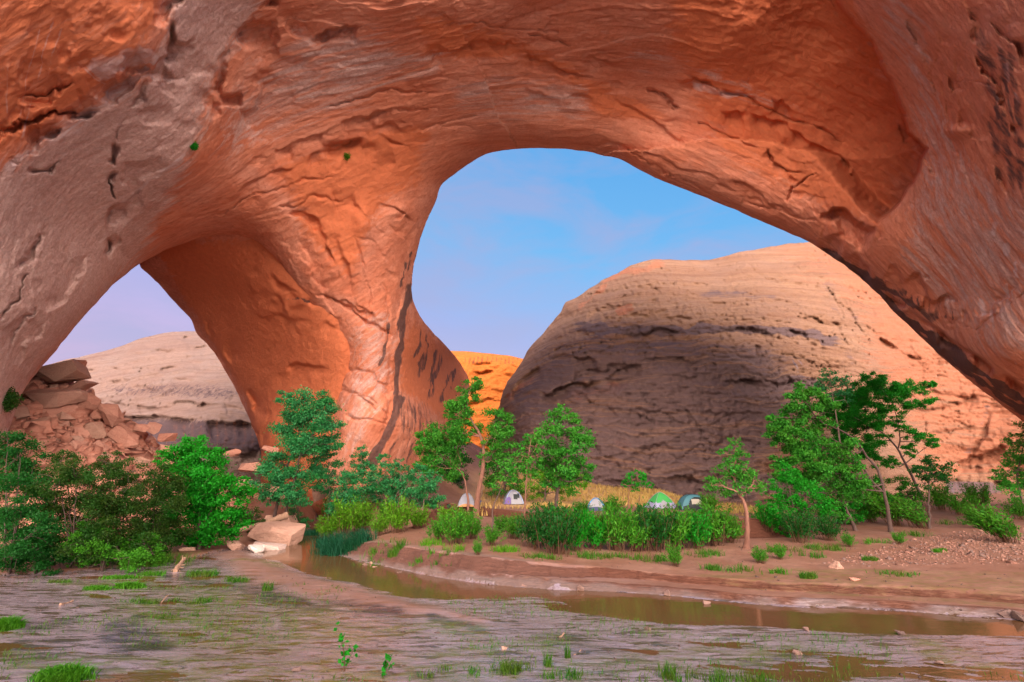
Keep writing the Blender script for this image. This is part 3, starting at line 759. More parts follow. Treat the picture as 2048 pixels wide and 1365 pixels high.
o = link_mesh('cliff', V, Fc, MAT_PALE); set_color(o, 'paint', pt); set_vec(o, 'vc', dome_co(V, -0.1))
tag(o, 'pale layered cliff seen through the small arch on the left', 'cliff', kind='structure')
# ---------------------------------------------------------------- ground
far_px = [(690,1040),(668,1062),(648,1085),(650,1103),(700,1118),(760,1131),(830,1146),(900,1159),(1000,1172),(1100,1179),(1200,1183),(1330,1191),(1450,1204),(1560,1213),(1700,1217),(1850,1227),(1990,1237),(2048,1242),(2300,1264),(2700,1290)]
near_px = [(2700,1318),(2300,1296),(2048,1273),(1900,1269),(1750,1267),(1640,1263),(1540,1255),(1450,1250),(1330,1250),(1250,1240),(1180,1225),(1120,1206),(1060,1193),(1000,1195),(900,1200),(830,1196),(760,1180),(680,1160),(610,1145),(565,1128),(545,1112),(560,1092),(600,1076),(630,1058),(650,1035)]
left_px = [(-700,1175),(-300,1165),(0,1152),(200,1142),(360,1120),(470,1098),(540,1086),(598,1068),(628,1048),(640,1020)]
terr_px = [(830,1052),(870,1040),(900,1034),(960,1034),(1050,1046),(1150,1054),(1300,1062),(1450,1064),(1560,1060),(1640,1050)]
def gp(lst, z=0.0): return G([a for a, _ in lst], [b for _, b in lst], z)[:, :2]
FARL = gp(far_px); NEARL = gp(near_px); STREAM = np.concatenate([FARL, NEARL]); LEFTL = gp(left_px); TERR = gp(terr_px, 1.25)
# close the far-bank region (everything across the water)
FARREG = np.concatenate([FARL, [(400, FARL[-1][1]), (400, 500), (-14.0, 500), (FARL[0][0], FARL[0][1] + 6)]])
LEFTREG = np.concatenate([LEFTL, [(LEFTL[-1][0], 500), (-500, 500), (-500, LEFTL[0][1])]])
TREG = np.concatenate([TERR, [(TERR[-1][0] + 3, 90), (TERR[0][0] - 1.5, 90), (TERR[0][0] - 1.2, TERR[0][1] + 3)]])
BAR = gp([(430,1105),(480,1100),(540,1120),(600,1150),(700,1168),(820,1200),(900,1215),(960,1240),(860,1232),(700,1205),(560,1180),(470,1140)], 0.05)
def height(xy, detail=True):
    xy = np.asarray(xy, float)
    n = len(xy)
    p3 = np.column_stack([xy, np.zeros(n)])
    if detail:
        wob = np.column_stack([fbm(p3 * 0.6, 4, 5), fbm(p3 * 0.6 + 50, 4, 6)]) * 0.22
    else: wob = 0
    q = xy + wob
    ins_s = inside(q, STREAM); ds = np.minimum(poly_dist(q, STREAM, True, 8.0)[0], 8.0)
    inf = inside(q, FARREG); dfar = poly_dist(q, FARL, False)[0]
    inl = inside(q, LEFTREG); dl = poly_dist(q, LEFTL, False)[0]
    x, y = q[:, 0], q[:, 1]
    # near flats: sheets of wet sand barely above the water
    flow = fbm(p3 * np.array([0.18, 0.55, 1]) + np.column_stack([y * 0.05, x * 0.03, x * 0]), 5, 15, 0.55)
    ca, sa = math.cos(0.24), math.sin(0.24)
    pr = np.column_stack([x * ca - y * sa, x * sa + y * ca, 0 * x])
    z = 0.004 + 0.007 * np.minimum(ds, 3) + 0.055 * flow + 0.030 * fbm(pr * np.array([0.45, 2.2, 1]), 6, 19, 0.68) + 0.006 * fbm(pr * np.array([2.2, 9.0, 1]), 3, 21, 0.6)
    z = z + 0.10 * sstep(-0.6, 1.0, np.where(inside(q, BAR), np.minimum(poly_dist(q, BAR, True, 4.0)[0], 4.0), -np.minimum(poly_dist(q, BAR, True, 4.0)[0], 4.0)))
    z = z + 3.4 * sstep(10.0, 2.0, y)                      # the slope the photographer stands on
    z = np.where(ins_s, -0.02 - 0.25 * sstep(0, 1.5, ds) + 0.03 * flow, z)
    # far bank: two cut steps, a sandy shelf, then a gentle rise
    jag = 0.42 * fbm(p3 * 0.5, 4, 25, 0.55)
    lf = sstep(8, -2, x)                                     # the left part is one taller cut
    df = dfar + jag
    st1 = sstep(0.12, 0.30, df) * 0.20
    st2 = sstep(0.35, 0.55, df - 0.15 * fbm(p3 * 1.7, 3, 26)) * 0.18 * lf
    e2 = 1.75 - 1.0 * lf
    st3 = (0.45 * sstep(e2, e2 + 0.10, df) + 0.3 * sstep(e2 + 0.14, e2 + 0.22, df + 0.15 * fbm(p3 * 0.7, 3, 29)) + 0.25 * sstep(e2 + 0.3, e2 + 0.42, df + 0.2 * fbm(p3 * 0.6, 3, 30))) * (0.26 + 0.30 * lf)
    low = sstep(-7.0, -13.0, x)                              # bank fades to a beach up by the bend
    rise = np.clip(df - 2.2, 0, None)
    zf = 0.03 + (st1 + st2 + st3) * (1 - 0.75 * low) + 0.038 * rise * (1 - 0.42 * sstep(10, 22, x)) + 0.05 * fbm(p3 * 0.5, 4, 27) * sstep(0.8, 3, df) + 0.03 * fbm(p3 * 2.5, 4, 28, 0.65) * sstep(0.3, 1, df)
    rt = sstep(10, 22, x)
    tin = inside(q + np.column_stack([fbm(p3 * 0.8, 3, 35), fbm(p3 * 0.8 + 9, 3, 36)]) * 0.5, TREG); dt_ = np.minimum(poly_dist(q, TERR, False, 3.0)[0], 3.0)
    zt = 2.0 + 0.07 * np.clip(y - 45, 0, 18) + 0.05 * fbm(p3 * 0.4, 4, 37)
    edge = sstep(TERR[-1][0] - 1.0, TERR[-1][0] - 7, x)
    zf = np.where(tin, np.maximum(zf, zf + (zt - zf) * (0.15 + 0.85 * sstep(0.0, 0.5, dt_)) * edge), zf)
    z = np.where(inf & ~ins_s, np.maximum(zf, z * 0), z)
    # left: rising to the fallen blocks
    r = np.clip(dl - 1.0, 0, None)
    zl = 0.12 + 0.10 * np.minimum(r, 4) + 0.30 * np.clip(r - 4, 0, 24)
    zl = zl + 8.0 * np.exp(-((x + 50) ** 2 + (y - 46) ** 2) / 180.0)
    zl = zl + (0.6 * fbm(p3 * 0.25, 5, 45) + 0.45 * fbm(p3 * 0.9, 5, 46, 0.65)) * sstep(1, 8, r)
    z = np.where(inl & ~ins_s & ~inf, np.maximum(zl, 0.02), z)
    # rock apron in front of the pillar and up the canyon
    apr = 0.48 * np.clip(y - 43.0 + 1.5 * fbm(p3 * 0.15, 3, 55), 0, 9) * sstep(-3, -11, x) + 0.16 * np.clip(y - 50, 0, 30) * sstep(14, 2, x) * sstep(-14, -6, x)
    z = z + np.where(inl, apr * np.exp(-dl / 7.0), apr) * sstep(0, 4, ds)
    return z

def fan(a0, a1, na, r0, r1, nr):
    ang = np.radians(np.linspace(a0, a1, na)); rad = r0 * (r1 / r0) ** np.linspace(0, 1, nr)
    A, R = np.meshgrid(ang, rad)
    xy = np.column_stack([(R * np.sin(A)).ravel(), (R * np.cos(A)).ravel()])
    i = np.arange(na * nr).reshape(nr, na)
    f = np.stack([i[:-1, :-1], i[:-1, 1:], i[1:, 1:], i[1:, :-1]], -1).reshape(-1, 4)
    return xy, f
xy1, f1 = fan(-56, 56, 880, 9.0, 75.0, 560)
xy2, f2 = fan(-56, 56, 60, 75.0, 900.0, 30)
xy3, f3 = fan(56, 304, 90, 9.0, 900.0, 70)
xy4, f4 = fan(-180, 180, 60, 0.05, 9.0, 30)
z1 = height(xy1)
XY = np.concatenate([xy1, xy2, xy3, xy4]); Z = np.concatenate([z1, height(np.concatenate([xy2, xy3, xy4]), True)])
FF = np.concatenate([f1, f2 + len(xy1), f3 + len(xy1) + len(xy2), f4 + len(xy1) + len(xy2) + len(xy3)])
MAT_G, nt, b = new_mat('canyon_floor')
pos = nt.nodes.new('ShaderNodeTexCoord').outputs['Object']
pa = attr(nt, 'paint'); sp_ = nt.nodes.new('ShaderNodeSeparateColor'); nt.links.new(pa.outputs['Color'], sp_.inputs[0])
n1 = noise(nt, pos, 0.5, 6, 0.6, 0.4); n2 = noise(nt, pos, 6.0, 6, 0.7); n3 = noise(nt, pos, 1.0, 6, 0.65, 0.7, (0.5, 2.2, 1.0))
c = mix(nt, mrange(nt, n1, 0.35, 0.65), (0.175,0.080,0.053), (0.235,0.122,0.088))
c = mix(nt, mrange(nt, n2, 0.4, 0.75, 0, 0.5), c, (0.15,0.065,0.042))
wetn = math_(nt, 'MULTIPLY', sp_.outputs[0], 1.0)                    # R: wet sand
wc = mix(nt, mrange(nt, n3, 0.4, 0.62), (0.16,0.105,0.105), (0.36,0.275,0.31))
rot = nt.nodes.new('ShaderNodeMapping'); rot.inputs['Rotation'].default_value = (0, 0, math.radians(-14)); rot.inputs['Scale'].default_value = (1.1, 6.5, 1.0)
nt.links.new(pos, rot.inputs['Vector'])
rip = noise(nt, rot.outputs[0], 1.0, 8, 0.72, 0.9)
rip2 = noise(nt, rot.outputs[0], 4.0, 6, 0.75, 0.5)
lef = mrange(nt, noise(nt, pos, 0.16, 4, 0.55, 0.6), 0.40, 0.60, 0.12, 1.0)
wc = mix(nt, math_(nt, 'MULTIPLY', lef, mrange(nt, rip, 0.42, 0.62, 0.0, 0.7)), (0.225,0.168,0.19), (0.10,0.06,0.055))  # lavender sheen of the sky tinted into the wet sand colour
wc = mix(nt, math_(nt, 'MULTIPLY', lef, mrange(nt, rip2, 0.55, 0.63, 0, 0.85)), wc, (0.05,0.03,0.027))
pan = noise(nt, rot.outputs[0], 0.62, 9, 0.66, 0.9)
pud = mrange(nt, pan, 0.525, 0.56)
wc = mix(nt, math_(nt, 'MULTIPLY', pud, 0.92), wc, (0.055,0.034,0.015))
silt = mrange(nt, noise(nt, rot.outputs[0], 0.9, 8, 0.7, 0.6), 0.57, 0.63)
wc = mix(nt, math_(nt, 'MULTIPLY', silt, 0.85), wc, (0.035,0.026,0.028))
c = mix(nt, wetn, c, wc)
mud = math_(nt, 'MULTIPLY', sp_.outputs[1], mrange(nt, n3, 0.36, 0.56))     # G: black silt
c = mix(nt, mud, c, (0.028,0.022,0.026))
alg = math_(nt, 'MULTIPLY', sp_.outputs[2], mrange(nt, noise(nt, pos, 2.2, 6, 0.7, 0.5, (0.6,1.6,1)), 0.42, 0.6))     # B: algae and moss film
c = mix(nt, math_(nt, 'MULTIPLY', alg, 0.85), c, (0.085,0.095,0.012))
straw = math_(nt, 'MULTIPLY', pa.outputs['Alpha'], mrange(nt, n2, 0.3, 0.6))
c = mix(nt, straw, c, (0.50,0.30,0.11))
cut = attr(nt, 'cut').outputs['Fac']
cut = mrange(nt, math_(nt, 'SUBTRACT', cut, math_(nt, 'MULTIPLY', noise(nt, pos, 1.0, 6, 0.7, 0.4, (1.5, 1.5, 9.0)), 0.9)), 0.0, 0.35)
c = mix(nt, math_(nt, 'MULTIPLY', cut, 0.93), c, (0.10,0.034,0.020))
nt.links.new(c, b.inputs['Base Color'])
film = mrange(nt, rip, 0.62, 0.50)
rgh = mix(nt, math_(nt, 'MULTIPLY', wetn, math_(nt, 'MAXIMUM', film, pud)), (0.55,0.55,0.55), (0.07,0.07,0.07))
rgh = mix(nt, math_(nt, 'MINIMUM', math_(nt, 'MULTIPLY', cut, 1.5), 1.0), rgh, (0.85,0.85,0.85))
nt.links.new(rgh, b.inputs['Roughness'])
nt.links.new(mrange(nt, wetn, 0, 1, 0.25, 1.0), b.inputs['Specular IOR Level']); nt.links.new(mrange(nt, wetn, 0, 1, 1.4, 1.75), b.inputs['IOR'])
nrm = bump(nt, rip, 0.5, 0.022)
nrm = bump(nt, noise(nt, pos, 9.0, 6, 0.75), 0.6, 0.012, nrm)
lay = nt.nodes.new('ShaderNodeBump'); lay.inputs['Distance'].default_value = 0.16
nt.links.new(cut, lay.inputs['Strength']); nt.links.new(noise(nt, pos, 1.0, 7, 0.72, 0.8, (1.6, 1.6, 13.0)), lay.inputs['Height']); nt.links.new(nrm, lay.inputs['Normal'])
nt.links.new(lay.outputs[0], b.inputs['Normal'])
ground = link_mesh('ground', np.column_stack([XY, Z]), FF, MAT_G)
gpaint = np.zeros((len(XY), 4), np.float32)
infr = inside(XY, FARREG); inlr = inside(XY, LEFTREG)
near_flat = ~infr & ~inlr
dfar_all = poly_dist(XY, FARL, False)[0]
P3 = np.column_stack([XY, np.zeros(len(XY))])
dry_bar = np.zeros(len(XY))
def gpoly(lst): return gp(lst, 0.05)
bar = gpoly([(430,1105),(480,1100),(540,1120),(600,1150),(700,1168),(820,1200),(900,1215),(960,1240),(860,1232),(700,1205),(560,1180),(470,1140)])
db = np.minimum(poly_dist(XY, bar, True, 4.0)[0], 4.0); inb = inside(XY, bar)
drybar = sstep(-0.8, 0.8, np.where(inb, db, -db) + 0.5 * fbm(P3 * 0.8, 3, 66))
gpaint[:, 0] = np.where(near_flat, 1.0 - 0.75 * drybar, np.where(infr, np.maximum(sstep(0.55, 0.15, dfar_all + 0.2 * fbm(P3 * 1.2, 3, 60)) * 0.9, 0.3 * sstep(2.2, 1.2, dfar_all + 0.4 * fbm(P3 * 1.2, 3, 61)) * sstep(9, 0, XY[:, 0])), 0))
GW = np.column_stack([fbm(P3 * 0.7, 4, 62), fbm(P3 * 0.7 + 7, 4, 63)]) * 0.6
def gstroke(ch, lst, w, amt):
    pl = gp(lst, 0.05); d, _, al, _ = poly_dist(XY + GW, pl, False, w * 2.5)
    gpaint[:, ch] = np.maximum(gpaint[:, ch], min(1.0, amt * 1.2) * (1 - sstep(w * 0.3, w * 1.4, d)) * near_flat)
gstroke(1, [(490,1178),(560,1195),(640,1218),(720,1226),(790,1224)], 0.55, 1.0)
gstroke(1, [(660,1200),(720,1215),(780,1222)], 0.5, 0.9)
gstroke(1, [(270,1232),(235,1250),(250,1272),(300,1285),(350,1288)], 0.5, 1.0)
gstroke(1, [(80,1255),(130,1240)], 0.6, 0.7); gstroke(1, [(30,1290),(140,1292),(110,1310)], 0.5, 0.7)
gstroke(1, [(865,1235),(910,1248),(940,1256)], 0.35, 1.0); gstroke(1, [(330,1150),(420,1165),(480,1172)], 0.5, 0.7)
gstroke(1, [(1480,1330),(1560,1312),(1640,1308)], 0.4, 0.6); gstroke(1, [(1100,1275),(1200,1300)], 0.4, 0.5)
for lst, w, a in (([(180,1160),(280,1170),(380,1180),(470,1200)], 1.0, 0.8), ([(300,1210),(400,1230),(520,1240),(600,1235)], 1.6, 0.9), ([(380,1260),(520,1280),(650,1262)], 1.3, 0.7), ([(700,1275),(850,1250),(940,1262)], 0.8, 0.8), ([(900,1310),(1000,1292),(1100,1280)], 0.7, 0.9),
                  ([(1150,1340),(1300,1320),(1400,1300)], 1.0, 0.6), ([(1440,1345),(1540,1300),(1600,1290)], 0.5, 0.8), ([(1860,1280),(1880,1310),(1920,1325),(1970,1335)], 0.7, 1.0), ([(0,1310),(300,1330),(500,1340),(700,1350),(1000,1345)], 0.9, 0.7), ([(1300,1262),(1420,1275),(1500,1285)], 0.5, 0.6), ([(480,1120),(520,1125),(560,1135)], 0.5, 0.8), ([(830,1310),(640,1320),(500,1300)], 0.8, 0.5)):
    gstroke(2, lst, w, a)
# thin green over the far shelf on the right, straw on the terrace
ing = inside(XY, gp([(1380,1150),(1600,1140),(2048,1150),(2300,1160),(2300,1210),(2048,1200),(1700,1178),(1500,1165)], 0.5))
gpaint[:, 2] = np.maximum(gpaint[:, 2], 0.45 * ing)
golden = inside(XY, gp([(840,1008),(900,1000),(950,975),(1200,980),(1420,985),(1640,990),(1640,1012),(1400,1012),(1200,1005),(1000,1010)], 2.6))
gpaint[:, 3] = np.where(infr, sstep(44.0, 48.0, XY[:, 1] + fbm(P3 * 0.3, 4, 68) * 3) * sstep(22, 14, XY[:, 0]) * sstep(-6, -2, XY[:, 0]), 0) * sstep(66, 56, XY[:, 1])
set_color(ground, 'paint', gpaint)
lfA = sstep(10, 0, XY[:, 0]); e2A = 1.75 - 1.0 * sstep(8, -2, XY[:, 0])
jagA = 0.42 * fbm(P3 * 0.5, 4, 25, 0.55)
dA = dfar_all + jagA
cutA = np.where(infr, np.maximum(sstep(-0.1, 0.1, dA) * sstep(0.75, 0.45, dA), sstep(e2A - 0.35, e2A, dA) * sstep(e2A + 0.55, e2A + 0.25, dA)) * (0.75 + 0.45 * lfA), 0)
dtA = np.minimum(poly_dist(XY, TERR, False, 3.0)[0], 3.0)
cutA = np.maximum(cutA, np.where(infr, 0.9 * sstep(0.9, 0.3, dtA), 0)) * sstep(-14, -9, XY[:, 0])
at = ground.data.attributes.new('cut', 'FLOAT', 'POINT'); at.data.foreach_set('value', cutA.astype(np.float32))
tag(ground, kind='structure')

# ---------------------------------------------------------------- water: one sheet; sand bars rise through it
MAT_W, nt, b = new_mat('muddy_water')
pos = nt.nodes.new('ShaderNodeTexCoord').outputs['Object']
wn = noise(nt, pos, 0.35, 4, 0.5)
c = mix(nt, mrange(nt, wn, 0.35, 0.65), (0.105,0.046,0.020), (0.080,0.040,0.016))
nt.links.new(c, b.inputs['Base Color'])
b.inputs['Roughness'].default_value = 0.06
b.inputs['Specular IOR Level'].default_value = 0.5
b.inputs['IOR'].default_value = 1.5
h = noise(nt, pos, 1.0, 4, 0.55, 0.4, (1.2, 4.0, 1.0))
nrm = bump(nt, h, 0.2, 0.03)
nrm = bump(nt, noise(nt, pos, 9.0, 3, 0.5), 0.12, 0.01, nrm)
nt.links.new(nrm, b.inputs['Normal'])
wx = np.array([(-40, 9), (60, 9), (60, 30), (-8, 60), (-40, 48)], float)
xs = np.linspace(-45, 60, 60); ys = np.linspace(8, 58, 40)
GX, GY = np.meshgrid(xs, ys)
i = np.arange(60 * 40).reshape(40, 60)
fw = np.stack([i[:-1, :-1], i[:-1, 1:], i[1:, 1:], i[1:, :-1]], -1).reshape(-1, 4)
water = link_mesh('water', np.column_stack([GX.ravel(), GY.ravel(), np.zeros(GX.size)]), fw, MAT_W)
tag(water, kind='structure')

def hgt(x, y): return float(height(np.array([[x, y]]))[0])
def hit(px, py, t0=8.0, t1=110.0):
    """where the ray through a picture point meets the ground"""
    ts = np.concatenate([np.arange(t0, 60, 0.08), np.arange(60, t1, 0.3)])
    p = P(np.full(len(ts), px), np.full(len(ts), py), ts)
    under = p[:, 2] <= height(p[:, :2])
    k = np.argmax(under) if under.any() else len(ts) - 1
    return p[k], ts[k]
def stand(px, dist):
    """ground point on the picture column px at forward distance dist"""
    u = (px - 1024.0) / F
    # the column is a vertical plane only approximately; solve on the ground
    x = u * dist / CP; 
    for _ in range(6):
        z = hgt(x, dist); t = dist * CP + (z - CAM_Z) * SP; x = u * t
    return np.array([x, dist, hgt(x, dist)]), dist * CP + (hgt(x, dist) - CAM_Z) * SP
# ---------------------------------------------------------------- plant materials
def leaf_mat(name, c1, c2, c3, gloss=0.3):
    m, nt, b = new_mat(name)
    geo = nt.nodes.new('ShaderNodeNewGeometry')
    pos = nt.nodes.new('ShaderNodeTexCoord').outputs['Object']
    r = geo.outputs['Random Per Island']
    c = mix(nt, r, c1, c2)
    c = mix(nt, mrange(nt, noise(nt, pos, 0.9, 3, 0.5), 0.42, 0.66), c, c3)
    nt.links.new(c, b.inputs['Base Color'])
    b.inputs['Roughness'].default_value = 0.55
    b.inputs['Specular IOR Level'].default_value = gloss * 0.45
    tr = nt.nodes.new('ShaderNodeBsdfTranslucent')
    nt.links.new(mix(nt, 0.5, c, (0.04, 0.19, 0.01)), tr.inputs['Color'])
    ms = nt.nodes.new('ShaderNodeMixShader'); ms.inputs[0].default_value = 0.30
    out = [n for n in nt.nodes if n.type == 'OUTPUT_MATERIAL'][0]
    nt.links.new(b.outputs[0], ms.inputs[1]); nt.links.new(tr.outputs[0], ms.inputs[2]); nt.links.new(ms.outputs[0], out.inputs['Surface'])
    return m
LEAF = {
    'green': leaf_mat('cottonwood_leaf', (0.007,0.095,0.008), (0.045,0.235,0.018), (0.040,0.170,0.012)),
    'blue': leaf_mat('blue_green_leaf', (0.0119,0.1287,0.0384), (0.0382,0.2262,0.0680), (0.0170,0.1560,0.0320), 0.5),
    'bright': leaf_mat('bright_leaf', (0.0034,0.1326,0.0040), (0.0119,0.2106,0.0080), (0.0085,0.1560,0.0048)),
    'dark': leaf_mat('dark_leaf', (0.0034,0.0452,0.0056), (0.0102,0.0819,0.0096), (0.0068,0.0663,0.0072)),
    'yellow': leaf_mat('yellow_green_leaf', (0.0425,0.1716,0.0048), (0.0935,0.2340,0.0080), (0.0680,0.1794,0.0064)),
    'willow': leaf_mat('willow_leaf', (0.010,0.100,0.006), (0.060,0.225,0.010), (0.045,0.170,0.008)),
    'olive': leaf_mat('tamarisk_leaf', (0.0102,0.0328,0.0040), (0.0340,0.0585,0.0064), (0.0119,0.0585,0.0056)),
    'reed': leaf_mat('reed_leaf', (0.0051,0.0507,0.0280), (0.0119,0.0819,0.0400), (0.0085,0.0663,0.0256)),
    'grass': leaf_mat('grass_blade', (0.0136,0.1014,0.0056), (0.0638,0.1482,0.0112), (0.0723,0.0975,0.0096)),
    'moss': leaf_mat('moss_leaf', (0.0255,0.1560,0.0048), (0.0638,0.1950,0.0064), (0.0425,0.1326,0.0048)),
    'lime': leaf_mat('lightened_lime_leaf', (0.05,0.36,0.03), (0.10,0.46,0.05), (0.06,0.38,0.03)),  # leaf colour lightened in place of sunlight the right wall blocks
    'straw': leaf_mat('dry_grass', (0.42,0.24,0.075), (0.50,0.33,0.12), (0.36,0.25,0.07)),
    'twig': leaf_mat('brown_twig', (0.10,0.045,0.03), (0.15,0.075,0.045), (0.12,0.055,0.03)),
}
def bark_mat(name, c1, c2):
    m, nt, b = new_mat(name)
    pos = nt.nodes.new('ShaderNodeTexCoord').outputs['Object']
    n = noise(nt, pos, 1.0, 7, 0.7, 0.5, (9, 9, 2.2))
    nt.links.new(mix(nt, mrange(nt, n, 0.35, 0.65), c1, c2), b.inputs['Base Color'])
    b.inputs['Roughness'].default_value = 0.9
    nt.links.new(bump(nt, n, 0.8, 0.04), b.inputs['Normal'])
    return m
BARK = bark_mat('red_brown_bark', (0.20,0.085,0.055), (0.12,0.05,0.035))
BARK_D = bark_mat('dark_bark', (0.085,0.045,0.035), (0.045,0.025,0.022))
BARK_P = bark_mat('grey_bark', (0.17,0.12,0.095), (0.11,0.075,0.06))
WOOD = bark_mat('driftwood', (0.30,0.17,0.11), (0.19,0.10,0.065))

def tube(path, radii, sides=7, rs=None):
    path = np.asarray(path, float); n = len(path)
    tan = np.gradient(path, axis=0); tan /= np.linalg.norm(tan, axis=1)[:, None] + 1e-9
    up = np.array([0.31, 0.87, 0.17])
    a = np.cross(tan, up); a /= np.linalg.norm(a, axis=1)[:, None] + 1e-9
    b = np.cross(tan, a)
    ang = np.linspace(0, 2 * np.pi, sides, endpoint=False)
    ring = a[:, None] * np.cos(ang)[None, :, None] + b[:, None] * np.sin(ang)[None, :, None]
    V = path[:, None] + ring * np.asarray(radii)[:, None, None]
    V = V.reshape(-1, 3)
    i = np.arange(n * sides).reshape(n, sides); j = np.roll(i, -1, 1)
    Fq = np.stack([i[:-1], j[:-1], j[1:], i[1:]], -1).reshape(-1, 4)
    return V, Fq
def smooth_path(pts, n=14):
    pts = np.asarray(pts, float)
    if len(pts) < 3:
        t = np.linspace(0, 1, n)[:, None]
        return pts[0] + (pts[-1] - pts[0]) * t
    d = np.concatenate([[0], np.cumsum(np.linalg.norm(np.diff(pts, axis=0), axis=1))]); d /= d[-1]
    # Catmull-Rom through the points
    T = np.linspace(0, 1, n); out = []
    P_ = np.vstack([2 * pts[0] - pts[1], pts, 2 * pts[-1] - pts[-2]])
    for t in T:
        k = min(np.searchsorted(d, t, 'right') - 1, len(pts) - 2); u = (t - d[k]) / max(d[k + 1] - d[k], 1e-9)
        p0, p1, p2, p3 = P_[k:k + 4]
        out.append(0.5 * (2 * p1 + (p2 - p0) * u + (2 * p0 - 5 * p1 + 4 * p2 - p3) * u * u + (3 * p1 - p0 - 3 * p2 + p3) * u ** 3))
    return np.array(out)
def join(parts):
    V, Fc, off = [], [], 0
    for v, f in parts:
        V.append(v); Fc.append(f + off); off += len(v)
    return np.concatenate(V), np.concatenate(Fc)
def leaves(c, size, rs, droop=0.35, asp=0.62):
    """one small folded diamond per centre"""
    n = len(c)
    a = rs.normal(size=(n, 3)); a[:, 2] -= droop; a /= np.linalg.norm(a, axis=1)[:, None]
    b = np.cross(a, rs.normal(size=(n, 3))); b /= np.linalg.norm(b, axis=1)[:, None] + 1e-9
    s = size * rs.uniform(0.6, 1.35, n)[:, None]
    V = np.stack([c - a * s * .5, c + b * s * asp * .5, c + a * s * .5, c - b * s * asp * .5], 1).reshape(-1, 3)
    return V, np.arange(4 * n).reshape(n, 4)
def clump_points(centre, R, rs, dens, flat=0.8, nsub=None):
    """leaf centres in uneven sub-clumps that leave gaps"""
    nsub = nsub or max(7, int(11 + 3 * rs.rand()))
    pts = []
    for k in range(nsub):
        d = rs.normal(size=3); d /= np.linalg.norm(d)
        cc = centre + d * np.array([1, 1, flat]) * R * rs.uniform(0.45, 1.0)
        r = R * rs.uniform(0.2, 0.42)
        m = max(4, int(1.25 * dens * r * r * rs.uniform(0.6, 1.3)))
        pts.append(cc + rs.normal(size=(m, 3)) * np.array([1, 1, 0.62]) * r * 0.54)
    return np.concatenate(pts)

def tree(name, label, base_px, trunks, clusters, leaf, bark=BARK, cat='tree', group=None, dist=None, size=0.17, dens=420, seed=1, base=None, depth=0.75, z_sink=0.12, pw=1.0):
    """trunks: lists of picture points with start and end radius; clusters: (px, py, radius px) foliage masses"""
    rs = np.random.RandomState(seed)
    if base is None:
        if dist is None: bp, t0 = hit(*base_px)
        else: bp, t0 = stand(base_px[0], dist)
    else: bp, t0 = base
    root = empty(name, bp)
    tag(root, label, cat, group)
    tv = []; nodes = []
    for k, (pl, r0, r1) in enumerate(trunks):
        pl = list(pl)
        dt = np.cumsum(rs.normal(0, 0.25 if k else 0.12, len(pl))); dt -= dt[0]
        if k: dt += rs.normal(0, 0.3)
        pp = P([a for a, _ in pl], [b for _, b in pl], t0 + dt)
        if k == 0 or pl[0] == base_px:
            pp[0] = bp - np.array([0, 0, z_sink])
        elif pp[0][2] < hgt(pp[0][0], pp[0][1]) + 0.9:
            pp[0][2] = hgt(pp[0][0], pp[0][1]) - z_sink
        path = smooth_path(pp, 18)
        path[1:-1] += rs.normal(0, 0.02, (16, 3))
        rad = np.linspace(r0, r1, 18) * (1 + 0.55 * np.exp(-np.arange(18) / 1.1) * (k == 0))
        tv.append(tube(path, rad, 8)); nodes.append((path, rad))
    allp = np.concatenate([p[3:] for p, _ in nodes]); allr = np.concatenate([r[3:] for _, r in nodes])
    lp = []
    for (cx, cy, rp) in clusters:
        R = rp * 1.12 * t0 / F
        c = P(np.array([cx]), np.array([cy]), np.array([t0 + rs.uniform(-1, 1) * R * depth]))[0]
        # a limb from the nearest lower part of a trunk
        d = np.linalg.norm(allp - c, axis=1) + np.where(allp[:, 2] > c[2], 2.0, 0)
        k = int(np.argmin(d)); a = allp[k]
        midp = (a + c) / 2 + rs.normal(0, 0.12, 3) * R + np.array([0, 0, -0.12 * R])
        pth = smooth_path([a, midp, c], 8)
        tv.append(tube(pth, np.linspace(min(allr[k] * 0.8, 0.075), 0.012, 8), 5))
        for _ in range(5):
            dd = rs.normal(size=3); dd /= np.linalg.norm(dd)
            st = pth[rs.randint(3, 8)]
            tv.append(tube(smooth_path([st, st + dd * R * 0.45 + [0, 0, 0.1 * R], st + dd * R * 0.9], 5), np.linspace(0.018, 0.006, 5), 4))
        lp.append(clump_points(c, R, rs, dens * pw * 1.15, 0.85))
    V, Fq = join(tv)
    link_mesh('trunk', V - bp, Fq, bark, root)
    lp = np.concatenate(lp)
    V, Fq = leaves(lp - bp, size * 0.85, rs)
    link_mesh('crown', V, Fq, LEAF[leaf], root, smooth=False)
    return root

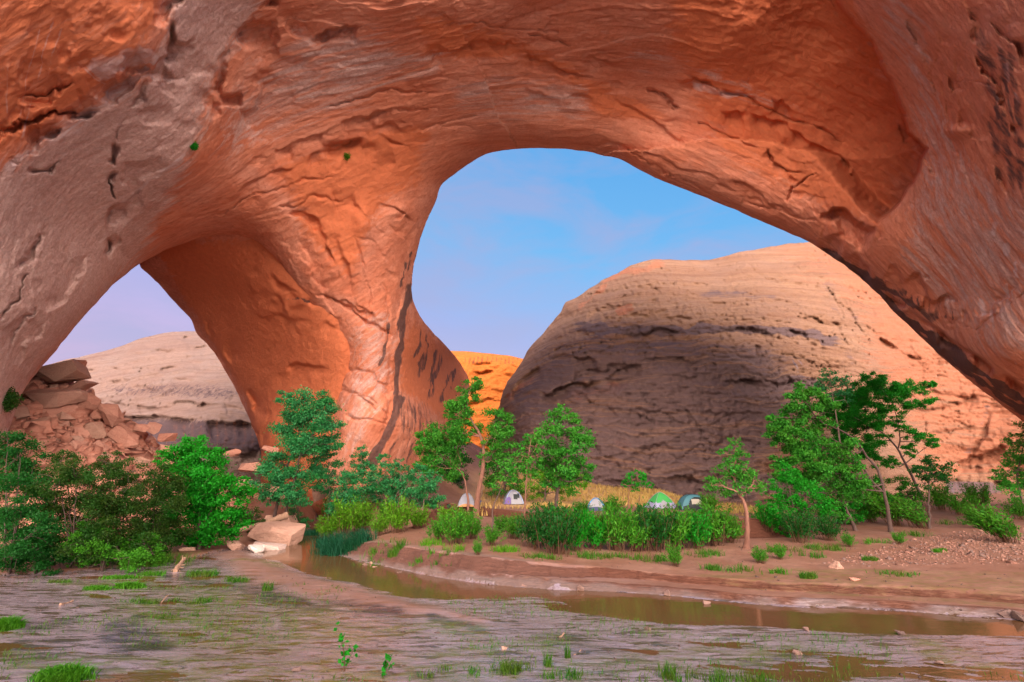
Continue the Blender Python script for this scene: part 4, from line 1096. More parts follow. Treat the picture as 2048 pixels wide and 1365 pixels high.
# ---------------------------------------------------------------- trees
T_ = tree
TG = None
T_('cottonwood_tree', 'blue-green leafy tree with two dark trunks behind the flat boulder', (545,1040), [([(545,1040),(556,1000),(568,950),(590,890),(610,830),(600,790)], .14, .03), ([(568,1036),(580,990),(592,950),(605,900),(640,850)], .12, .03), ([(590,880),(572,830),(565,780)], .05, .01)],
   [(615,822,42),(650,830,38),(580,845,34),(610,870,46),(650,868,40),(595,905,38),(560,930,32),(540,950,30),(575,960,32),(610,945,30),(635,905,32),(570,985,26),(540,990,22),(668,885,22),(572,800,14),(640,800,24),(560,785,8),(600,1000,20)], 'blue', BARK_D, dist=43.5, seed=3, dens=560, size=.19)
T_('box_elder_tree', 'dense vivid green tree in front of the fallen rocks', (398,1100), [([(398,1100),(400,1050),(395,980),(390,920),(390,885)], .12, .03), ([(405,1060),(430,1000),(440,950)], .07, .02)],
   [(392,895,30),(375,915,30),(410,920,32),(395,950,40),(365,960,36),(430,950,34),(350,985,30),(390,990,44),(440,985,36),(470,990,28),(415,1025,44),(370,1030,40),(455,1030,36),(400,1065,40),(350,1060,34),(440,1065,32),(470,1050,24),(325,915,16),(345,930,16),(482,960,12)], 'bright', BARK_D, seed=5, dens=850, size=.17)
T_('cottonwood_tree', 'tallest cottonwood with thick bare brown trunk beside the pale tents', (951,1032), [([(951,1032),(957,985),(966,930),(967,890),(955,862),(940,835),(933,800),(945,770)], .26, .035), ([(938,1026),(934,985),(925,950),(905,925)], .13, .03), ([(966,895),(985,870),(1000,850)], .08, .02), ([(940,835),(910,850),(885,860)], .06, .02)],
   [(946,772,16),(955,762,12),(935,795,24),(915,805,22),(900,820,18),(920,830,26),(985,842,30),(1000,865,28),(975,870,28),(900,860,34),(870,875,30),(850,870,18),(880,900,34),(850,895,24),(915,890,30),(1000,895,26),(985,915,26),(930,860,22),(865,930,26),(895,935,26),(1015,850,14)], 'green', BARK, seed=7, dens=640, size=.19)
T_('cottonwood_tree', 'slender upright tree with dark wavy trunk above the thickest willows', (1112,1075), [([(1112,1075),(1111,1020),(1114,985),(1124,945),(1133,900),(1131,860),(1124,825)], .15, .025), ([(1124,945),(1140,925),(1155,915)], .05, .015), ([(1118,970),(1100,940),(1090,925)], .05, .015)],
   [(1122,820,16),(1135,835,18),(1108,838,20),(1150,835,14),(1130,860,26),(1158,865,22),(1105,872,22),(1165,890,20),(1140,895,26),(1112,905,24),(1168,925,24),(1140,935,28),(1110,940,26),(1088,930,20),(1165,955,20),(1125,970,26),(1100,965,22),(1178,880,12)], 'green', BARK_D, seed=9, dens=640, size=.17)
T_('ash_tree', 'thin straight-stemmed tree between the thick trunk and the wavy trunk', (1048,1080), [([(1048,1080),(1049,1010),(1053,960),(1057,910),(1062,880)], .07, .015)],
   [(1062,878,16),(1075,865,14),(1055,895,22),(1035,905,18),(1075,890,18),(1045,925,22),(1070,920,20),(1025,935,18),(1060,950,18),(1085,905,14)], 'green', BARK, seed=11, dens=520, size=.17)
T_('ash_sapling', 'crooked dark sapling standing in front of the pale purple-sided tent', (978,1090), [([(978,1090),(985,1050),(985,1020),(992,1000),(1004,975),(1012,945)], .07, .012)],
   [(1010,940,15),(1000,955,13),(1020,955,14),(1005,925,12),(990,970,9)], 'green', BARK_D, seed=13, dens=420, size=.16)
T_('cottonwood_sapling', 'small thin sapling with a flat leafy top left of the green tent', (1254,1045), [([(1254,1045),(1257,1010),(1258,985),(1264,960)], .05, .012)],
   [(1264,960,14),(1285,962,14),(1250,968,9),(1278,950,10),(1300,970,8),(1268,978,9)], 'bright', BARK, seed=15, dens=520, size=.16)
T_('cottonwood_tree', 'small rounded tree with bent bare trunk right of the dark tent', (1492,1097), [([(1492,1097),(1494,1060),(1492,1020),(1486,1000),(1474,984),(1470,950),(1472,910)], .16, .03), ([(1480,992),(1500,975),(1510,960)], .06, .015), ([(1474,984),(1450,975),(1435,970)], .05, .012)],
   [(1472,885,12),(1466,900,14),(1488,905,12),(1470,925,20),(1450,940,20),(1490,940,22),(1470,955,24),(1435,960,20),(1505,962,20),(1452,978,18),(1490,978,16),(1420,972,14),(1520,975,12),(1440,905,8)], 'green', BARK, seed=17, dens=620, size=.15)
# the leaning group on the right
T_('cottonwood_tree', 'dark-trunked tree leaning left with a forked limb beneath the right canyon rim', (1846,1000), [([(1846,1000),(1832,970),(1812,930),(1796,900),(1770,870),(1735,850),(1700,830)], .19, .04), ([(1796,900),(1800,875),(1792,830),(1782,800)], .09, .02), ([(1735,850),(1700,840),(1660,838)], .06, .02), ([(1795,850),(1830,810),(1850,800)], .05, .015)],
   [(1748,752,20),(1735,775,26),(1765,775,22),(1715,790,26),(1790,780,20),(1815,775,20),(1845,778,16),(1860,770,10),(1775,805,24),(1820,800,18),(1850,805,16),(1735,815,28),(1695,815,26),(1660,815,22),(1680,845,24),(1850,880,16),(1830,870,16),(1868,885,12),(1800,770,14),(1720,850,22),(1700,790,22),(1740,840,24),(1770,835,22),(1690,870,24),(1720,890,24),(1760,880,20),(1800,850,16),(1800,815,18),(1665,880,22),(1740,920,20),(1780,925,16),(1820,900,14)], 'bright', BARK_D, seed=19, dens=880, size=.19)
T_('cottonwood_tree', 'broad green tree with curving dark trunk, left half of the leaning group', (1782,985), [([(1782,985),(1762,955),(1735,915),(1715,885),(1690,865),(1650,850)], .13, .03), ([(1768,985),(1745,965),(1715,920),(1680,885),(1640,870)], .10, .02), ([(1650,850),(1620,820),(1610,790)], .06, .02)],
   [(1612,780,20),(1600,800,22),(1630,795,22),(1595,830,24),(1560,835,16),(1540,835,10),(1575,860,26),(1550,862,18),(1620,835,26),(1645,860,28),(1605,880,28),(1565,890,22),(1640,900,28),(1680,895,26),(1600,920,26),(1560,925,20),(1640,940,24),(1700,925,22),(1650,815,22),(1590,900,24),(1620,960,24),(1670,930,24),(1600,955,24),(1570,955,20),(1720,960,22),(1690,970,22)], 'green', BARK_D, dist=37.0, seed=21, dens=900, size=.19)
T_('cottonwood_tree', 'hazy pale-green treetop rising behind the leaning trees', (1690,985), [([(1690,985),(1685,920),(1675,850),(1665,790),(1660,755)], .14, .02)],
   [(1660,752,16),(1645,765,16),(1678,765,16),(1668,785,20),(1690,790,18),(1640,785,14),(1700,775,10)], 'blue', BARK_P, dist=46, seed=23, dens=420, size=.18)
T_('box_elder_tree', 'low dark round-crowned tree with a fringe of gaps against the orange wall', (1858,1000), [([(1858,1000),(1858,970),(1862,945)], .10, .03)],
   [(1860,935,20),(1840,945,18),(1885,940,18),(1870,955,18),(1895,955,12),(1845,965,14),(1865,922,14)], 'dark', BARK_D, dist=38.5, seed=25, dens=700, size=.15)
T_('box_elder_tree', 'bright bushy young tree under the leaning trees beside the bent-trunk tree', (1590,1075), [([(1590,1075),(1588,1030),(1580,985),(1570,950)], .07, .02), ([(1590,1060),(1612,1010),(1620,985)], .05, .015)],
   [(1572,945,20),(1560,965,22),(1590,965,22),(1575,990,26),(1610,985,24),(1550,995,22),(1635,1000,22),(1590,1015,28),(1560,1025,24),(1625,1030,26),(1655,1015,18),(1600,1050,26),(1565,1055,20)], 'bright', BARK_D, seed=27, dens=620, size=.15)
T_('box_elder_tree', 'spreading young tree with reddish base trunk, right of the bright bushy tree', (1712,1062), [([(1712,1062),(1702,1040),(1690,1010),(1680,975),(1660,945)], .12, .02)],
   [(1665,945,20),(1690,960,22),(1650,970,22),(1700,985,22),(1680,1000,24),(1650,1005,20),(1725,990,18),(1655,1035,20),(1685,1035,16)], 'green', BARK_D, seed=29, dens=560, size=.15)
T_('ash_tree', 'pale green airy tree at the edge of the picture under the right rim', (2052,1012), [([(2052,1012),(2040,985),(2035,950),(2045,900),(2052,860)], .12, .02), ([(2045,975),(2020,985),(1985,975)], .04, .01)],
   [(2046,865,20),(2030,885,16),(2055,900,24),(2028,915,20),(2050,935,24),(2010,940,16),(2035,960,22),(2005,965,14),(1990,955,10),(2060,970,20),(2055,845,12),(2040,985,20),(2020,980,18)], 'lime', BARK_P, dist=47, seed=31, dens=420, size=.18)
# the soft blue-green thicket before the pillar, tree by tree
for px, top, dist, lab, cl, leaf, sd in (
    (655, 900, 46, 'slim blue-green young tree nearest the boulder in the thicket below the pillar', [(655,905,16),(645,930,22),(665,945,22),(640,965,22),(662,980,20)], 'blue', 41),
    (722, 900, 46, 'pointed blue-green young tree left of the black streak on the pillar foot', [(722,905,14),(718,925,20),(735,945,22),(708,950,22),(722,975,26),(745,985,20),(700,985,20)], 'blue', 42),
    (768, 915, 45, 'blue-green young tree directly below the black streak on the pillar foot', [(765,922,14),(770,945,22),(755,965,22),(785,965,22),(768,990,26)], 'blue', 43),
    (800, 930, 44, 'round bushy young tree between the black streak and the tall cottonwood', [(797,925,14),(805,950,22),(820,970,24),(795,985,24),(830,995,22)], 'blue', 44),
    (845, 940, 43, 'silvery blue-green young tree leaning against the terrace edge', [(845,945,18),(860,965,22),(838,975,22),(865,995,22),(842,1005,20)], 'blue', 45),
    (690, 940, 44, 'low blue-green bush-like tree in the middle of the thicket', [(690,955,20),(685,985,22),(705,1005,24),(680,1015,22)], 'blue', 46)):
    T_('young_cottonwood_tree', lab, (px,1040), [([(px,1040),(px+4,990),(px,top)], .06, .015)], cl, leaf, BARK_P, dist=dist, seed=sd, dens=520, size=.18)
T_('ash_tree', 'shadowy green tree behind the thick trunk at the foot of the dome', (890,1000), [([(898,1010),(897,960),(890,920)], .2, .05)], [(885,920,26),(905,950,26),(870,955,24),(905,980,22),(880,985,20),(920,925,22)], 'dark', BARK_D, dist=52, seed=51, dens=460, size=.2)
T_('ash_tree', 'leafy tree behind the pale purple-sided tent against the dome', (1010,995), [([(1010,995),(1008,950),(1000,920)], .14, .04)], [(1000,925,24),(1025,940,24),(985,950,24),(1015,965,22),(1040,965,20),(990,975,18)], 'green', BARK_D, dist=50, seed=52, dens=480, size=.19)
T_('box_elder_tree', 'yellow-green bushy tree behind the wavy trunk at the dome foot', (1090,1000), [([(1090,1000),(1092,960),(1095,930)], .1, .03)], [(1090,945,20),(1070,960,22),(1105,965,24),(1150,945,18),(1140,970,20),(1075,985,18),(1120,985,18),(1165,965,14)], 'yellow', BARK_D, dist=48, seed=53, dens=480, size=.18)

for lab, bpx, cl, leaf, sd in (
    ('bright leafy bush filling the space under the broad leaning tree', (1690,1050), [(1690,1000,22),(1670,1020,22),(1710,1025,22),(1690,1040,20)], 'bright', 161),
    ('bright leafy bush between the leaning trunks', (1752,1020), [(1745,965,20),(1765,985,22),(1735,990,22),(1755,1005,22),(1725,1010,18)], 'bright', 162),
    ('green bush in front of the leaning dark trunk', (1810,1015), [(1800,965,18),(1820,980,20),(1795,995,20),(1825,1000,18)], 'green', 163)):
    T_('shrub', lab, bpx, [([bpx, (bpx[0]+4, bpx[1]-30), (cl[0][0], cl[0][1])], .04, .01)], cl, leaf, BARK_D, 'shrub', 'shrubs under the leaning trees', seed=sd, dens=700, size=.16)
# ---------------------------------------------------------------- bushes on the left bank
for lab, bpx, cl, leaf, sd, sz, dn in (
    ('dark green shrub on the left edge of the bank below the grey rock leg', (20,1145), [(15,880,26),(40,915,36),(15,950,42),(60,960,40),(30,1000,46),(80,1010,42),(25,1050,46),(75,1060,42),(30,1095,40),(75,1100,36)], 'dark', 61, .12, 900),
    ('olive brown tamarisk shrub right of the dark shrub on the left bank', (140,1135), [(130,920,22),(155,945,34),(120,965,38),(170,985,38),(135,1010,42),(180,1040,40),(130,1055,40),(175,1085,36),(130,1095,34)], 'olive', 62, .11, 1000),
    ('tall olive tamarisk shrub with feathery top below the fallen rocks', (235,1125), [(215,925,22),(255,945,32),(215,960,36),(245,985,40),(210,1010,40),(260,1030,40),(220,1060,40),(265,1080,36)], 'olive', 63, .11, 1000),
    ('yellow-tinged tamarisk shrub touching the dense vivid green tree', (315,1115), [(310,955,24),(335,975,28),(300,990,34),(330,1015,36),(295,1040,38),(335,1060,34),(305,1085,34)], 'olive', 64, .11, 1000),
    ('bright green low shrub spilling toward the grass on the left bank', (205,1142), [(190,1050,26),(215,1070,32),(175,1085,32),(235,1095,32),(200,1110,32),(260,1115,26),(160,1115,26)], 'willow', 65, .12, 900),
    ('dark low shrub at the waterline of the left bank', (70,1148), [(45,1085,30),(85,1100,30),(20,1115,30),(60,1125,28),(105,1125,26),(120,1105,26)], 'dark', 66, .12, 900),
    ('fresh green low shrub at the foot of the olive tamarisks', (290,1128), [(275,1075,24),(300,1090,26),(265,1105,26),(310,1110,22)], 'willow', 67, .12, 800),
    ('small grey-green shrub between the vivid tree and the leaning log', (500,1068), [(495,1025,16),(512,1035,18),(485,1045,18),(505,1052,16)], 'olive', 68, .12, 600),
    ('small green shrub at the right end of the leaning log', (590,1050), [(585,1030,14),(600,1040,16),(612,1048,12),(580,1045,12)], 'blue', 69, .13, 600)):
    rs = np.random.RandomState(sd)
    tr_ = [([bpx, (bpx[0] + rs.randint(-12, 12), bpx[1] - 45), (c[0], c[1])], .05, .01) for c in cl[:5]]
    T_('shrub', lab, bpx, tr_, cl, leaf, BARK_D, 'shrub', 'shrubs on the left bank', seed=sd, dens=dn * 1.55, size=sz, depth=1.0)

# ---------------------------------------------------------------- willow shrubs: upright stems with narrow leaves
def willow_parts(rs, n=34, h=2.0, spread=0.8, lean=0.0, per=46, leafs=0.17):
    st = []; lc = []; ax = []
    for k in range(n):
        a = rs.uniform(0, 2 * np.pi); r = abs(rs.normal(0, 0.28)) * spread
        b0 = np.array([r * np.cos(a), r * np.sin(a), -0.05])
        out = np.array([np.cos(a), np.sin(a), 0]) * rs.uniform(0.1, 0.75) * spread + np.array([lean, 0, 0]) * h
        hh = h * rs.uniform(0.45, 1.05)
        p = smooth_path([b0, b0 + out * 0.35 + [0, 0, hh * 0.5], b0 + out + rs.normal(0, 0.06, 3) + [0, 0, hh]], 8)
        st.append(tube(p, np.linspace(0.014, 0.004, 8), 4))
        t = rs.uniform(0.30, 1.0, per) ** 0.8
        ii = np.clip((t * 7), 0, 6.999); i0 = ii.astype(int); f = (ii - i0)[:, None]
        c = p[i0] * (1 - f) + p[i0 + 1] * f
        lc.append(c + rs.normal(0, 0.085, (per, 3))); ax.append((p[i0 + 1] - p[i0]) / (np.linalg.norm(p[i0 + 1] - p[i0], axis=1)[:, None]))
    c = np.concatenate(lc); a = np.concatenate(ax) + rs.normal(0, 0.55, (len(c), 3)); a /= np.linalg.norm(a, axis=1)[:, None]
    b = np.cross(a, rs.normal(size=a.shape)); b /= np.linalg.norm(b, axis=1)[:, None]
    s = leafs * rs.uniform(0.6, 1.4, len(c))[:, None]
    V = np.stack([c - a * s * .5, c + b * s * .14, c + a * s * .5, c - b * s * .14], 1).reshape(-1, 3)
    return join(st), (V, np.arange(len(V)).reshape(-1, 4))
def willow_proto(leaf, seed, **kw):
    rs = np.random.RandomState(seed)
    (sv, sf), (lv, lf) = willow_parts(rs, **kw)
    a = bpy.data.meshes.new('stems'); b = bpy.data.meshes.new('foliage')
    for me, v, f, m in ((a, sv, sf, LEAF['twig']), (b, lv, lf, LEAF[leaf])):
        me.vertices.add(len(v)); me.vertices.foreach_set('co', v.astype(np.float32).ravel())
        me.loops.add(f.size); me.loops.foreach_set('vertex_index', f.astype(np.int32).ravel())
        me.polygons.add(len(f)); me.polygons.foreach_set('loop_start', np.arange(0, f.size, 4, dtype=np.int32))
        me.update(calc_edges=True); me.materials.append(m)
    return a, b
PROTO = {
    'g': [willow_proto('willow', s, n=44, h=2.0, spread=0.95, per=50) for s in (1, 2, 3)],
    'b': [willow_proto('bright', s, n=40, h=2.0, spread=1.0, per=50, leafs=.19) for s in (4, 5)],
    'y': [willow_proto('yellow', s, n=46, h=2.0, spread=0.85, per=46) for s in (6, 7, 8)],
    'd': [willow_proto('dark', s, n=40, h=2.0, spread=1.0, per=46) for s in (9, 10)],
    'l': [willow_proto('willow', s, n=46, h=2.0, spread=0.8, lean=-0.35, per=50) for s in (11, 12)],
}
def willow(kind, px, py, hpx, label, group, i, wide=1.0, dist=None):
    bp, t = hit(px, py) if dist is None else stand(px, dist)
    a, b = PROTO[kind][i % len(PROTO[kind])]
    root = empty('willow_shrub', bp, (i * 2.399) % 6.28 if kind != 'l' else 0.3 * math.sin(i))
    s = hpx * (0.92 if hpx > 40 else 1.05) * t / F / 2.0 * (0.72 + 0.48 * ((i * 0.618 + 0.2) % 1.0))
    root.scale = (s * wide, s * wide, s)
    tag(root, label, 'shrub', group)
    for me in (a, b):
        c = bpy.data.objects.new(me.name.split('.')[0], me); COL.objects.link(c); c.parent = root
G1 = 'yellow-green willows at the stream bend'
for i, (k, x, y, h, lab) in enumerate([
    ('y',655,1080,62,'yellow-green willow shrub directly above the dark reeds'),
    ('y',688,1072,72,'tall yellow-green willow shrub just right of the reeds'),
    ('y',722,1066,70,'yellow-green willow shrub in the middle of the stream-bend clump'),
    ('y',757,1072,62,'yellow-green willow shrub above the sandy path on the bank'),
    ('y',795,1066,72,'broom-like yellow-green willow shrub left of the terrace lip'),
    ('y',835,1058,58,'yellow-green willow shrub against the left end of the terrace lip'),
    ('y',705,1048,60,'yellow-green willow shrub at the back of the stream-bend clump'),
    ('g',660,1045,60,'greener willow shrub at the back of the stream bend under the thicket'),
    ('g',770,1045,55,'greener willow shrub behind the broom-like willow')]):
    willow(k, x, y, h, lab, G1, i, 1.15)
G2 = 'willow shrubs in the row below the tents'
for i, (k, x, y, h, lab) in enumerate([
    ('g',878,1082,58,'first willow shrub at the left end of the row below the tents'),
    ('g',912,1088,64,'willow shrub below the pale tent with brown trim'),
    ('g',945,1078,52,'short willow shrub at the foot of the thick cottonwood trunk'),
    ('g',985,1092,58,'willow shrub wrapped round the crooked dark sapling'),
    ('g',1025,1078,48,'sparse willow shrub under the purple-sided tent'),
    ('d',1070,1096,86,'dark tall willow shrub left of the wavy trunk'),
    ('d',1110,1108,92,'dark willow shrub hiding the foot of the wavy trunk'),
    ('b',1150,1102,88,'bright willow shrub right of the wavy trunk'),
    ('b',1190,1098,86,'bright tall willow shrub in front of the blue-topped tent'),
    ('g',1232,1102,88,'willow shrub below the small flat-topped sapling'),
    ('g',1275,1104,96,'willow shrub left of the green tent in the row'),
    ('d',1310,1102,82,'darker willow shrub below the green tent'),
    ('g',1350,1100,94,'willow shrub between the green tent and the dark tent'),
    ('b',1390,1098,88,'bright willow shrub below the dark tent'),
    ('g',1432,1092,80,'willow shrub right of the dark tent in the row'),
    ('g',1464,1086,64,'last willow shrub beside the bent bare trunk'),
    ('g',957,1110,34,'small lone willow sprout on the sand at the cut bank'),
    ('g',1352,1134,40,'short willow sprout in front of the row above the cut bank')]):
    willow(k, x, y, h, lab, G2, i, 1.2 if h > 40 else 0.9)
for i, (k, x, y, h, lab) in enumerate([
    ('y',895,1066,52,'yellowish willow shrub behind the left end of the row'), ('g',930,1064,54,'willow shrub in the second row below the pale tent with brown trim'), ('g',1003,1066,50,'willow shrub in the second row right of the crooked sapling'),
    ('d',1090,1074,66,'dark willow shrub in the second row behind the wavy trunk foot'), ('g',1130,1072,70,'willow shrub in the second row right of the wavy trunk'), ('y',1172,1068,44,'yellowish willow shrub in the second row below the blue-topped tent'),
    ('d',1212,1070,46,'dark willow shrub in the second row left of the flat-topped sapling'), ('g',1255,1072,62,'willow shrub in the second row at the foot of the flat-topped sapling'), ('y',1295,1070,40,'low yellowish willow shrub in the second row left of the green tent skirt'),
    ('g',1335,1070,40,'low willow shrub in the second row below the green tent skirt'), ('d',1372,1070,42,'dark willow shrub in the second row below the dark tent doorway'), ('g',1412,1066,46,'willow shrub in the second row at the right side of the dark tent'),
    ('y',1448,1066,52,'yellowish willow shrub in the second row by the bent trunk')]):
    willow(k, x, y, h, lab, G2, i + 1, 1.35)
G3 = 'willow shrubs on the terrace edge'
for i, (k, x, y, h, lab) in enumerate([
    ('g',1165,1036,40,'leafy willow shrub left of the blue-topped tent on the terrace edge'),
    ('g',1225,1034,36,'leafy willow shrub right of the blue-topped tent'),
    ('g',1420,1026,40,'leafy willow shrub overlapping the right side of the dark tent'),
    ('g',1100,1040,46,'willow shrub on the terrace edge behind the wavy trunk')]):
    willow(k, x, y, h, lab, G3, i, 1.3)
G4 = 'shrubs on the right bank'
for i, (k, x, y, h, lab) in enumerate([
    ('b',1535,1062,72,'bright leafy shrub just right of the bent-trunk tree'),
    ('d',1600,1086,60,'dark shrub at the foot of the bright bushy tree'),
    ('d',1660,1082,60,'dark low shrub left of the reddish tree base'),
    ('l',1745,1045,60,'left-leaning shrub beside the reddish tree base'),
    ('l',1800,1052,78,'left-leaning shrub below the forked leaning tree'),
    ('l',1845,1056,80,'left-leaning shrub with brown base, biggest on the right bank'),
    ('g',1880,1020,48,'shrub below the low dark round-crowned tree'),
    ('g',1920,1030,46,'shrub behind the wind-swept bush near the right edge'),
    ('l',1970,1058,64,'wind-swept shrub leaning over the gravel at the right edge'),
    ('l',2015,1085,76,'outermost wind-swept shrub hanging down to the gravel'),
    ('g',2045,1040,50,'shrub under the pale airy tree at the right edge'),
    ('g',1960,1018,40,'small shrub in front of the streaked rock hollow'),
    ('g',1560,1120,28,'small shrub on the sand in front of the bent-trunk tree'),
    ('g',1525,1128,36,'knee-high shrub right of the bent trunk base'),
    ('g',1700,1095,22,'tiny shrub on bare sand before the reddish tree base'),
    ('g',1800,1090,24,'tiny shrub at the edge of the gravel patch')]):
    willow(k, x, y, h, lab, G4, i, 1.25)

# ---------------------------------------------------------------- grass and reeds
def blades(rs, n, rx, ry, h, lean=0.3, w=0.02, wind=(0, 0), centre=None):
    a = rs.uniform(0, 2 * np.pi, n); r = np.sqrt(rs.uniform(0, 1, n))
    b = np.column_stack([rx * r * np.cos(a), ry * r * np.sin(a), np.zeros(n)])
    if centre is not None: b = centre
    hh = h * (0.25 + 0.95 * rs.beta(2, 2.2, n))[:, None]
    d = rs.normal(0, lean, (n, 3)); d[:, 2] = 0; d += np.array([wind[0], wind[1], 0])
    side = rs.normal(size=(n, 3)); side[:, 2] = 0; side /= np.linalg.norm(side, axis=1)[:, None]
    m = b + d * hh * 0.35 + np.array([0, 0, 1]) * hh * 0.6; t = b + d * hh * 1.1 + np.array([0, 0, 1]) * hh * 0.95
    ww = w * rs.uniform(0.6, 1.3, n)[:, None]
    V = np.stack([b - side * ww, b + side * ww, m - side * ww * .8, m + side * ww * .8, t - side * ww * .12, t + side * ww * .12], 1)
    V[:, :2, 2] -= 0.03
    i = np.arange(n)[:, None] * 6
    Fq = np.concatenate([i + [0, 1, 3, 2], i + [2, 3, 5, 4]])
    return V.reshape(-1, 3), Fq
LOOSE = {}
def tuft(name, px, py, rx, ry, h, n, leaf, label, cat='grass', group=None, seed=0, lean=0.3, w=0.014, wind=(0, 0), dome=0.0):
    rs = np.random.RandomState(900 + seed)
    bp, t = hit(px, py)
    a = rs.uniform(0, 2 * np.pi, n); r = np.sqrt(rs.uniform(0, 1, n))
    c = np.column_stack([rx * r * np.cos(a), ry * r * np.sin(a), np.zeros(n)])
    c[:, :2] += rs.normal(0, 0.22 if rx > 0.45 else 0.1, (n, 2)) * [rx, ry]
    kp = fbm(np.column_stack([(c[:, :2] + bp[:2]) * [2.2, 3.6], np.zeros(n)]), 3, seed) > (-0.02 if rx > 0.45 and dome == 0 and name == 'grass_clump' else -9)
    c = c[kp]; r = r[kp]; n = len(c)
    c[:, 2] = height(c[:, :2] + bp[:2]) - bp[2] + dome * (1 - r * r)
    c[:, 2] = np.maximum(c[:, 2], -bp[2] - 0.0)
    V, Fq = blades(rs, n, rx, ry, h, lean, w, wind, c)
    if rx > 0.45 and dome == 0 and name == 'grass_clump':
        LOOSE.setdefault(leaf, []).append((V + bp, Fq)); return
    o = link_mesh(name, V, Fq, LEAF[leaf], None, smooth=False)
    o.location = tuple(bp)
    tag(o, label, cat, group)
    return o
tuft('reed_clump', 690, 1103, 1.5, 0.9, .95, 1500, 'reed', 'dark blue-green reed clump overhanging the water at the stream bend', 'reeds', None, 1, .35, .016, (-.1, -.3))
tuft('reed_clump', 662, 1092, 0.9, 0.8, .9, 700, 'reed', 'smaller blue-green reed clump left of the overhanging reeds', 'reeds', None, 2, .35, .016, (-.2, -.2))
tuft('reed_clump', 625, 1074, .8, .5, .6, 420, 'reed', 'low green reed clump on the far waterline beside the flat boulder', 'reeds', None, 3, .3, .02)
tuft('grass_clump', 262, 1128, 2.6, 1.0, .75, 2200, 'grass', 'long bright grass strip below the olive tamarisks', 'grass', None, 4, .35, .012, (.35, -.1))
tuft('grass_clump', 330, 1122, 1.6, .7, .55, 1100, 'grass', 'wind-bent bright grass at the right end of the left bank', 'grass', None, 5, .35, .012, (.5, -.1))
tuft('grass_clump', 405, 1152, .75, .35, .34, 500, 'grass', 'round grass clump beside the driftwood stump', 'grass', None, 6, .4, .012)
tuft('grass_clump', 472, 1164, .5, .28, .32, 340, 'grass', 'grass clump right of the driftwood stump on the wet flat', 'grass', None, 7, .4, .012)
tuft('grass_clump', 305, 1150, .7, .3, .26, 380, 'moss', 'yellow-green grass mat left of the driftwood stump', 'grass', None, 8, .5, .014)
tuft('moss_mat', 258, 1177, .55, .25, .2, 650, 'moss', 'thick bright green plant mat in the shallow water', 'moss', None, 9, .7, .02, (0, 0), .1)
tuft('moss_mat', 195, 1180, .5, .2, .15, 420, 'moss', 'thin green plant mat left of the thick mat', 'moss', None, 10, .7, .02, (0, 0), .05)
tuft('moss_mat', 240, 1158, .8, .25, .15, 500, 'moss', 'long yellow-green plant mat behind the thick mat', 'moss', None, 11, .7, .02, (0, 0), .04)
tuft('moss_mat', 14, 1258, .42, .3, .24, 1100, 'moss', 'round dark green plant mound at the left picture edge', 'moss', None, 12, .7, .014, (0, 0), .16)
tuft('moss_mat', 125, 1362, .62, .3, .22, 1200, 'moss', 'bright green plant mound at the bottom left', 'moss', None, 13, .7, .014, (0, 0), .14)
tuft('grass_clump', 535, 1182, .25, .16, .42, 130, 'grass', 'upright grass tuft beside the black silt', 'grass', None, 14, .22, .012)
tuft('grass_clump', 100, 1166, 1.0, .35, .18, 420, 'grass', 'flattened olive grass patch on the silvery shallows', 'grass', None, 15, .5, .011, (.5, 0))
tuft('grass_clump', 300, 1206, 1.0, .35, .22, 480, 'grass', 'sparse grass patch in the middle of the wet flat', 'grass', None, 16, .5, .011, (.5, 0))
tuft('grass_clump', 400, 1205, .8, .3, .22, 360, 'grass', 'sparse grass patch right of the middle patch', 'grass', None, 17, .5, .011, (.5, 0))
tuft('grass_clump', 350, 1236, .8, .25, .2, 320, 'grass', 'sparse grass patch nearest the black silt pools', 'grass', None, 18, .5, .011, (.5, 0))
tuft('grass_clump', 1025, 1345, .5, .3, .3, 420, 'grass', 'grass tuft at the bottom middle edge', 'grass', None, 19, .35, .010)
tuft('grass_clump', 1096, 1335, .12, .1, .42, 60, 'grass', 'thin upright grass tuft right of the bottom middle tuft', 'grass', None, 20, .2, .010)
tuft('grass_clump', 1135, 1318, .08, .08, .4, 36, 'grass', 'wispy upright grass tuft beside the rippled pool', 'grass', None, 21, .18, .010)
tuft('grass_clump', 1130, 1358, .5, .25, .25, 380, 'grass', 'low grass tuft at the bottom edge by the rippled pool', 'grass', None, 22, .4, .010)
tuft('grass_clump', 900, 1350, .8, .25, .2, 420, 'grass', 'thin grass along the bottom edge left of the middle tuft', 'grass', None, 23, .4, .010)
tuft('grass_clump', 1400, 1365, 1.2, .3, .34, 620, 'grass', 'tall grass fringe on the bottom edge in the right half', 'grass', None, 24, .3, .010)
tuft('grass_clump', 1480, 1362, .7, .25, .24, 300, 'grass', 'short grass fringe right of the tall fringe', 'grass', None, 25, .3, .010)
tuft('grass_clump', 1338, 1355, .25, .15, .4, 90, 'grass', 'upright grass tuft at the edge of the rippled pool', 'grass', None, 26, .2, .010)
